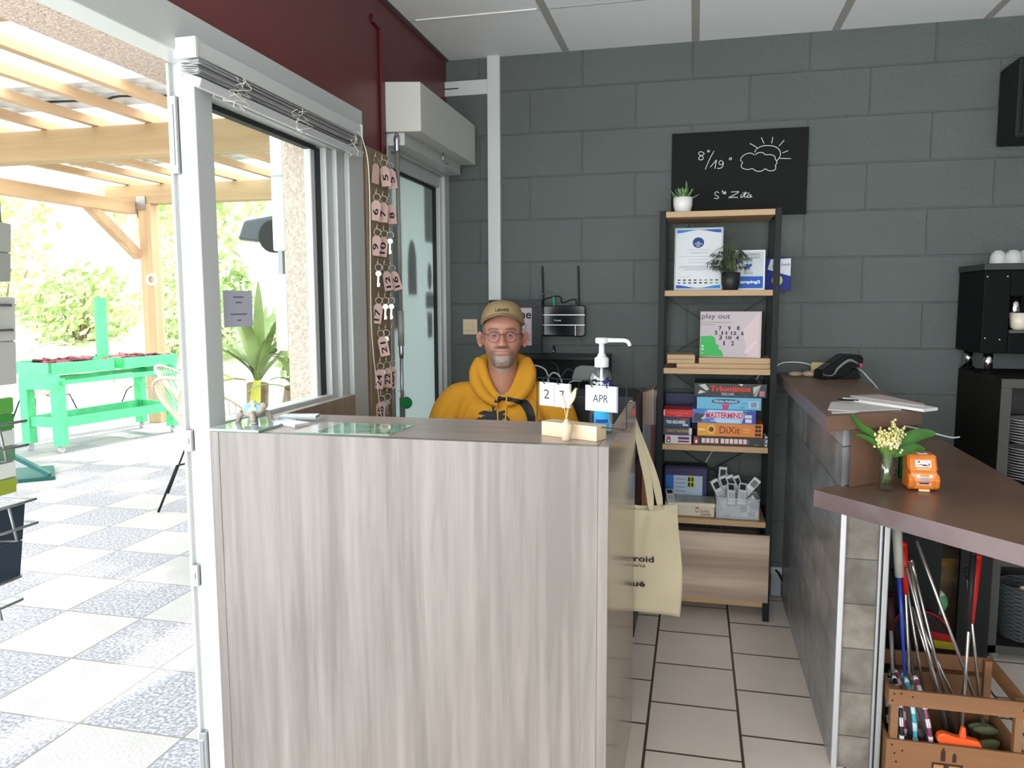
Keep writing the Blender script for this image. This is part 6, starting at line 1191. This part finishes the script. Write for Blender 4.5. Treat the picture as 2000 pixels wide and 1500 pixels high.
for i, v in enumerate(me.vertices):
    x, y, z = v.co; ax = abs(x); c = list(sk); n_ = math.sin(x*900+z*700)*math.sin(y*800-z*1100)*.5+.5
    mixc = lambda c, q, t: [a+(b_-a)*max(0, min(1, t)) for a, b_ in zip(c, q)]
    if y < .02 and z > 1.10:
        c = mixc(c, (.56,.235,.17), .6*g_(ax,.045,.018)*g_(z,1.228,.016)+.5*g_(ax,0,.012)*g_(z,1.222,.014))
        c = mixc(c, (.46,.215,.14), .5*g_(z,1.30,.02))
        c = mixc(c, (.36,.17,.13), .6*g_(ax,.031,.015)*g_(z,1.250,.009))
        jaw = 1.190+ .30*max(0, ax-.030); st = .55*max(0, min(1, (1.218-.0-z)/.02+max(0,(ax-.045)*22)))*(1 if z < 1.245 else max(0,1-(z-1.245)/.01))*(1 if ax > .045 or z < 1.215 else 0)
        mous = g_(z,1.2090,.0055)*max(0,1-max(0,ax-.028)/.010)*(1 if y < -.06 else 0)
        c = mixc(c, (.15,.095,.065), max(st*.72, mous*.9))
        goat = max(0, min(1, (1.1815-z)/.006))*max(0, min(1, (.043-ax)/.010))*max(0, min(1,(z-1.10)/.01))*(1 if y < -.035 else .3); under = g_(ax,0,.010)*g_(z,1.181,.004)
        n2_ = rnd.random(); c = mixc(c, (.22+.20*n2_,.185+.18*n2_,.16+.165*n2_), goat*(.60+.3*n_)); c = mixc(c, (.28,.20,.16), under*.6)
        side = max(0, min(1,(1.205-z)/.01))*max(0,min(1,(ax-.024)/.006))*max(0,min(1,(.050-ax)/.008))*(1 if y < -.05 else 0); c = mixc(c, (.16,.11,.08), side*.75)
        lw = .0255-.9*abs(z-1.1945)*1.3; lip = (1 if 1.1835 < z < 1.2030 else 0)*max(0, min(1, (lw-ax)/.003+.0)); c = mixc(c, (.50,.20,.165), lip*.9); c = mixc(c, (.22,.07,.06), g_(z,1.1945,.0013)*max(0, min(1,(.026-ax)/.004))*.9)
        br = g_(z-.12*(ax-.030)*(1 if ax < .045 else -1.2), 1.2815, .0042)*(1 if .012 < ax < .053 else 0)*(1 if y < -.05 else 0); c = mixc(c, (.085,.045,.025), br*.95)
        c = mixc(c, (.16,.05,.04), g_(ax,.009,.0035)*g_(z,1.2135,.003)*(1 if y < -.09 else 0)*.9)
    if z > 1.235 and ax > .064 and y > -.055 and y < .0 or (z > 1.17 and y > .03): c = mixc(c, (.17,.125,.095), .75)
    if ax > .0790 and 1.19 < z < 1.28: c = mixc(c, (.52,.20,.16), .55)
    if .0775 < ax < .092 and y < .012 and 1.222 < z < 1.256: c = mixc(c, (.22,.08,.06), .55)
    if z < 1.12 and z > .95: c = mixc(c, (.42,.185,.12), .8)
    ca.data[i].color = (*c, 1)
M_skin = bpy.data.materials.new('skin'); M_skin.use_nodes = True; N = M_skin.node_tree.nodes; L = M_skin.node_tree.links; at = N.new('ShaderNodeAttribute'); at.attribute_name = 'skin'
pb_ = N['Principled BSDF']; L.new(at.outputs['Color'], pb_.inputs['Base Color']); pb_.inputs['Roughness'].default_value = .5; pb_.inputs['Subsurface Weight'].default_value = .08; pb_.inputs['Subsurface Radius'].default_value = (.01,.004,.002); pb_.inputs['Subsurface Scale'].default_value = .5
me.materials.append(M_skin); body = link('body', me, man)
M_lid = mat('eyelid_skin', (.42,.20,.14), .5)
for s in (-1, 1):
    ec = Vector((s*.0305,-.0725,1.2565)); b = B(); b.ball(ec, .0118, n=24); o = b.obj('eye', [C(165,150,145, rough=.5), C(70,45,35, rough=.1), C(8,8,10, rough=.1)], man)
    for f in o.data.polygons:
        d = (f.center-ec).normalized(); a = math.degrees(math.acos(max(-1, min(1, d.dot(Vector((0,-1,-.02)).normalized()))))); f.material_index = 2 if a < 14 else 1 if a < 29 else 0
    for up in (1, 0):
        b = B(); r = .0128
        def lid(u, v, up=up): 
            th = -1.45+2.9*u; c0 = .30*math.cos(th*1.1)-.02 if up else -.28*math.cos(th*1.1)-.02; ph = c0+((1.35-c0) if up else (-1.35-c0))*v; return ec+Vector((r*math.sin(th)*math.cos(ph), -r*math.cos(th)*math.cos(ph), r*math.sin(ph)))
        b.grid(lid, 20, 8); b.obj('eyelid', M_lid, man, fixn=False, solid=.0008)
# cap
M_cap2 = mat('khaki_cotton', (.30,.215,.105), .9, var=(3,.08), bump=(600,.25,.001))
CE = .008
def crown(u, v):
    a = 2*PI*u; fy = -math.cos(a); zb = 1.296+.036*max(0, math.cos(a-0))**1.5*1 if math.cos(a) > 0 else 1.296-.02*(-math.cos(a))
    rx, ry = .0845, .108; t_ = v*PI/2; k = math.cos(t_)**.62; h = math.sin(t_)**1.05; top = 1.3865+.004*math.cos(a)
    seam = 1-.006*abs(math.sin(a*3))**.25*0
    return Vector((rx*k*math.sin(a), CE+ry*k*fy, zb+(top-zb)*h))
b = B(); b.grid(crown, 72, 26, closed=True); cp = b.obj('cap_crown', M_cap2, man, fixn=False, solid=.002)
B().lathe([(.0,.004),(.006,.003),(.007,0)], (0,CE,1.388)).obj('cap_button', M_cap2, man)
def brim(u, v):
    q = 2*u-1; th = q*1.30; x = .0865*math.sin(th)*(1-.06*v); y0_ = CE-.108*math.cos(th)+.004; out = .080*math.cos(th*.98)**.8*v; z = 1.3335-.030*abs(q)**1.9-.002*v*v-.006*v*abs(q)+.007*(1-abs(q)); return Vector((x, y0_-out, z))
b = B(); b.grid(brim, 40, 10); b.obj('cap_brim', M_cap2, man, fixn=False, solid=.0035)
def project(obj_, pts2d, m, name, off=.0012, parent=None, cell=.0016, ydir=1, texts=None):
    """print: fine mesh cut to outlines in x,z and laid on the front of obj_"""
    me_ = obj_.data; bv = BVHTree.FromPolygons([v.co for v in me_.vertices], [p.vertices[:] for p in me_.polygons]); bb = B(); cache = {}
    def V(x, z):
        k = (round(x, 6), round(z, 6))
        if k not in cache:
            h = bv.ray_cast(Vector((x, -1, z)), Vector((0, 1, 0))); cache[k] = bb.b.verts.new((x, h[0].y-off, z)) if h[0] else None
        return cache[k]
    if texts:
        for f in texts:
            vs = [V(*p) for p in f]
            if all(vs): bb._q(vs)
    else:
        def inside(x, z, pl):
            c = False; n = len(pl)
            for i in range(n):
                (x1_, z1_), (x2_, z2_) = pl[i], pl[(i+1) % n]
                if (z1_ > z) != (z2_ > z) and x < (x2_-x1_)*(z-z1_)/(z2_-z1_)+x1_: c = not c
            return c
        for pl in pts2d:
            xs = [p[0] for p in pl]; zs = [p[1] for p in pl]; i0, i1 = int(min(xs)/cell)-1, int(max(xs)/cell)+1; j0, j1 = int(min(zs)/cell)-1, int(max(zs)/cell)+1
            for i in range(i0, i1):
                for j in range(j0, j1):
                    if inside((i+.5)*cell, (j+.5)*cell, pl):
                        vs = [V(i*cell, j*cell), V((i+1)*cell, j*cell), V((i+1)*cell, (j+1)*cell), V(i*cell, (j+1)*cell)]
                        if all(vs): bb._q(vs)
    return bb.obj(name, m, parent, fixn=False)
def text_faces(s, cx, cz, w, h, **k):
    bb = text_bm(s, Matrix(((1,0,0,cx),(0,0,-1,0),(0,1,0,cz),(0,0,0,1))), w, h, **k); bmesh.ops.triangulate(bb.b, faces=bb.b.faces[:]); F = [[(v.co.x, v.co.z) for v in f.verts] for f in bb.b.faces]; bb.b.free(); return F
project(cp, None, M_ink, 'cap_lettering', .0015, man, texts=text_faces("LEVI'S", 0, 1.3535, .052, .0105, bold=.05))
# glasses
M_gf = mat('brown_acetate', (.10,.055,.040), .25); gl = None
b = B()
for s in (-1, 1): b.tube([(s*(.0315+.0225*math.cos(a)), -.0975+.006*abs(math.cos(a))*(1 if math.cos(a) > 0 else -.0), 1.2515+.0205*math.sin(a)) for a in [2*PI*k/36 for k in range(36)]], .0013, n=8, closed=True); b.tube([(s*.0535,-.092,1.260),(s*.064,-.086,1.262),(s*.074,-.06,1.262),(s*.079,-.01,1.262),(s*.080,.012,1.256)], .0015, n=8, smooth=4)
b.tube([(-.0125,-.0985,1.2605),(0,-.1005,1.262),(.0125,-.0985,1.2605)], .0013, n=8, smooth=3); gl = b.obj('glasses_frame', M_gf, man)
M_lens = thin_glass('spectacle_lens', (.93,.89,.97), .008, .25)
for s in (-1, 1): b = B(); b.poly([(s*(.0315+.0222*math.cos(a)), -.0975+.003*math.cos(a), 1.2515+.0202*math.sin(a)) for a in [2*PI*k/30 for k in range(30)]]); b.obj('lens', M_lens, gl, fixn=False)
# hoodie
M_hd = mat('mustard_fleece', (.62,.285,.018), .9, var=(5,.1), bump=(450,.3,.001))
b = B()
def ell(c, rx, ry, tl=0, n=28): return [b.b.verts.new((c[0]+rx*math.copysign(abs(math.cos(2*PI*i/n))**.85, math.cos(2*PI*i/n)), c[1]+ry*math.sin(2*PI*i/n), c[2]-tl*max(0, -math.sin(2*PI*i/n))**1.3)) for i in range(n)]
b.skin([ell((0,.03,.50),.165,.135), ell((0,.03,.53),.178,.145), ell((0,.035,.64),.180,.142), ell((0,.035,.76),.190,.140), ell((0,.033,.87),.196,.135), ell((0,.032,.955),.196,.122,.004), ell((0,.032,1.010),.176,.100,.02), ell((0,.033,1.050),.135,.084,.05), ell((0,.036,1.075),.094,.076,.065), ell((0,.038,1.080),.074,.066,.068)])
for s in (-1, 1):
    b.tube([(s*.10,.032,1.018),(s*.170,.032,1.000),(s*.212,.022,.945),(s*.243,-.005,.855),(s*.250,-.055,.785),(s*.205,-.160,.778),(s*.150,-.265,.780),(s*.128,-.305,.780)], [.052,.068,.073,.070,.068,.060,.047,.040], n=18, smooth=4)
# hood roll around the neck
hp_ = []
for k in range(33):
    a = -PI/2+2*PI*k/32; fr = max(0, -math.sin(a)); bkk = max(0, math.sin(a))
    hp_.append((math.cos(a)*(.084-.012*fr), .030+math.sin(a)*(.076+.016*fr), 1.138-.122*fr**1.5+.014*bkk, .013+.011*(1-fr)+.012*bkk))
b.tube([p[:3] for p in hp_[:-1]], [p[3] for p in hp_[:-1]], n=14, closed=True)
for s in (-1, 1): b.tube([(s*.092,.050,1.158),(s*.106,.012,1.112),(s*.098,-.030,1.062),(s*.062,-.066,1.018),(s*.018,-.084,.992)], [.018,.027,.026,.021,.012], n=14, smooth=5)
b.tube([(-.08,.10,1.10),(0,.125,1.08),(.08,.10,1.10)], [.04,.05,.04], n=14, smooth=4); b.tube([(-.05,.13,1.04),(0,.15,1.0),(.05,.13,1.04)], [.035,.05,.035], n=12, smooth=4)
hm = remeshed(b, .0055, 3)
nrm_ = [v.normal.copy() for v in hm.vertices]
for v, n in zip(hm.vertices, nrm_):      # folds
    x, y, z = v.co; f = 0
    for s in (-1, 1):
        d = (x-s*.20); f += .0075*math.sin((z*1.0+s*x*1.6)*62)*g_(x, s*.21, .055)*g_(z, .88, .09)
        f += .0075*math.sin((x*s*.9+z*.5)*85+1)*g_(x, s*.13, .035)*g_(z, .94, .07)
    f += .0022*math.sin(z*55+x*18+math.sin(x*40))*g_(z, .84, .09)*(1 if y < 0 else .5)
    v.co = v.co+n*f
hm.materials.append(M_hd); hd_ = link('hoodie', hm, man)
rib = B(); rib.tube([(.178*math.cos(a),.03+.145*math.sin(a),.515) for a in [2*PI*k/32 for k in range(32)]], .012, n=8, closed=True); rib.obj('hoodie_hem', M_hd, man)
bvh_h = BVHTree.FromPolygons([v.co for v in hm.vertices], [p.vertices[:] for p in hm.polygons])
for s, x_ in ((-1,-.020),(1,.014)):
    pts = []
    for k in range(9):
        z = 1.028-.018*k; h = bvh_h.ray_cast(Vector((x_+s*.002*math.sin(k), -1, z)), Vector((0,1,0))); pts.append((x_+s*.002*math.sin(k), (h[0].y if h[0] else -.1)-.0028, z))
    B().tube(pts, .0028, n=8, smooth=3).obj('drawstring', mat('drawstring_yellow', (.66,.36,.06), .8) if s < 0 else bpy.data.materials['drawstring_yellow'], man)
    q = B(); p_ = Vector(pts[0]); q.tube([(p_.x+.004*math.cos(a), p_.y+.001, p_.z+.003+.004*math.sin(a)) for a in [2*PI*k/12 for k in range(12)]], .0011, n=6, closed=True); q.obj('eyelet', M_brass, man)
def cr_(cx, cy): return ((cx-1000)/1000*.259+.003, .9205+(1190-cy)/1308*.334)      # chest print drawn from its outline
palm = [(575,1180),(600,1150),(580,1130),(620,1120),(640,1095),(665,1105),(700,1082),(740,1075),(620,1050),(660,1020),(720,1000),(775,1010),(800,1020),(785,970),(810,1010),(830,1020),(838,915),(862,960),(870,1010),(888,990),(912,930),(905,990),(895,1045),(950,1010),(1010,995),(1065,1015),(1020,1030),(985,1055),(1015,1060),(1060,1080),(1100,1130),(1112,1175),(1060,1140),(1020,1110),(990,1120),(985,1196),(740,1196),(700,1190),(760,1150),(700,1150),(640,1170)]
cres = [(862,868),(905,805),(950,780),(985,800),(1100,800),(1200,815),(1290,840),(1370,870),(1420,930),(1455,1010),(1478,1110),(1480,1230),(1355,1230),(1350,1120),(1325,1030),(1280,960),(1220,900),(1150,868),(1050,855),(975,850),(945,882)]
M_pr = mat('black_print', (.012,.014,.016), .6)
project(hd_, [[cr_(*p) for p in palm]], M_pr, 'palm_print', .0015, man); project(hd_, [[cr_(*p) for p in cres]], M_pr, 'crescent_print', .0015, man)
# trousers, shoes
M_je = mat('dark_jeans', (.02,.03,.06), .9)
b = B()
for s in (-1, 1): b.tube([(s*.085,.03,.53),(s*.12,-.20,.54),(s*.13,-.42,.505),(s*.13,-.425,.46),(s*.13,-.41,.28),(s*.13,-.39,.09)], [.102,.09,.07,.068,.06,.052], n=18, smooth=4)
b.tube([(-.08,.05,.52),(.08,.05,.52)], .105, n=16); tm = remeshed(b, .008, 2); tm.materials.append(M_je); link('trousers', tm, man)
for s in (-1, 1): b = B(); b.ball((s*.135,-.43,.045), .046, .13, .045, 16); b.obj('shoe', C(40,40,42), man)
man.location = PB; man.rotation_euler = (0, 0, math.radians(13))
oc_ = thing('office_chair', 'black office chair under the seated man behind the desk', 'chair', (-.72,2.96,0))
B().box(-.95,-.49,2.76,3.20,.36,.425).obj('seat', M_black, oc_, bev=.02); B().cyl((-.72,2.98,.08),(-.72,2.98,.36),.025).obj('column', M_black, oc_); B().box(-.92,-.52,3.22,3.27,.50,.86).obj('backrest', M_black, oc_, bev=.015); B().beam((-.72,3.15,.38),(-.72,3.25,.55),.06,.02).obj('back_bracket', M_black, oc_)
for k in range(5):
    a = 2*PI*k/5+.3; B().beam((-.72,2.98,.085),(-.72+.215*math.cos(a),2.98+.215*math.sin(a),.06),.04,.03).obj('leg', M_black, oc_); B().cyl((-.72+.215*math.cos(a)-.01,2.98+.215*math.sin(a),.025),(-.72+.215*math.cos(a)+.01,2.98+.215*math.sin(a),.025),.025,n=12).obj('castor', M_black, oc_)
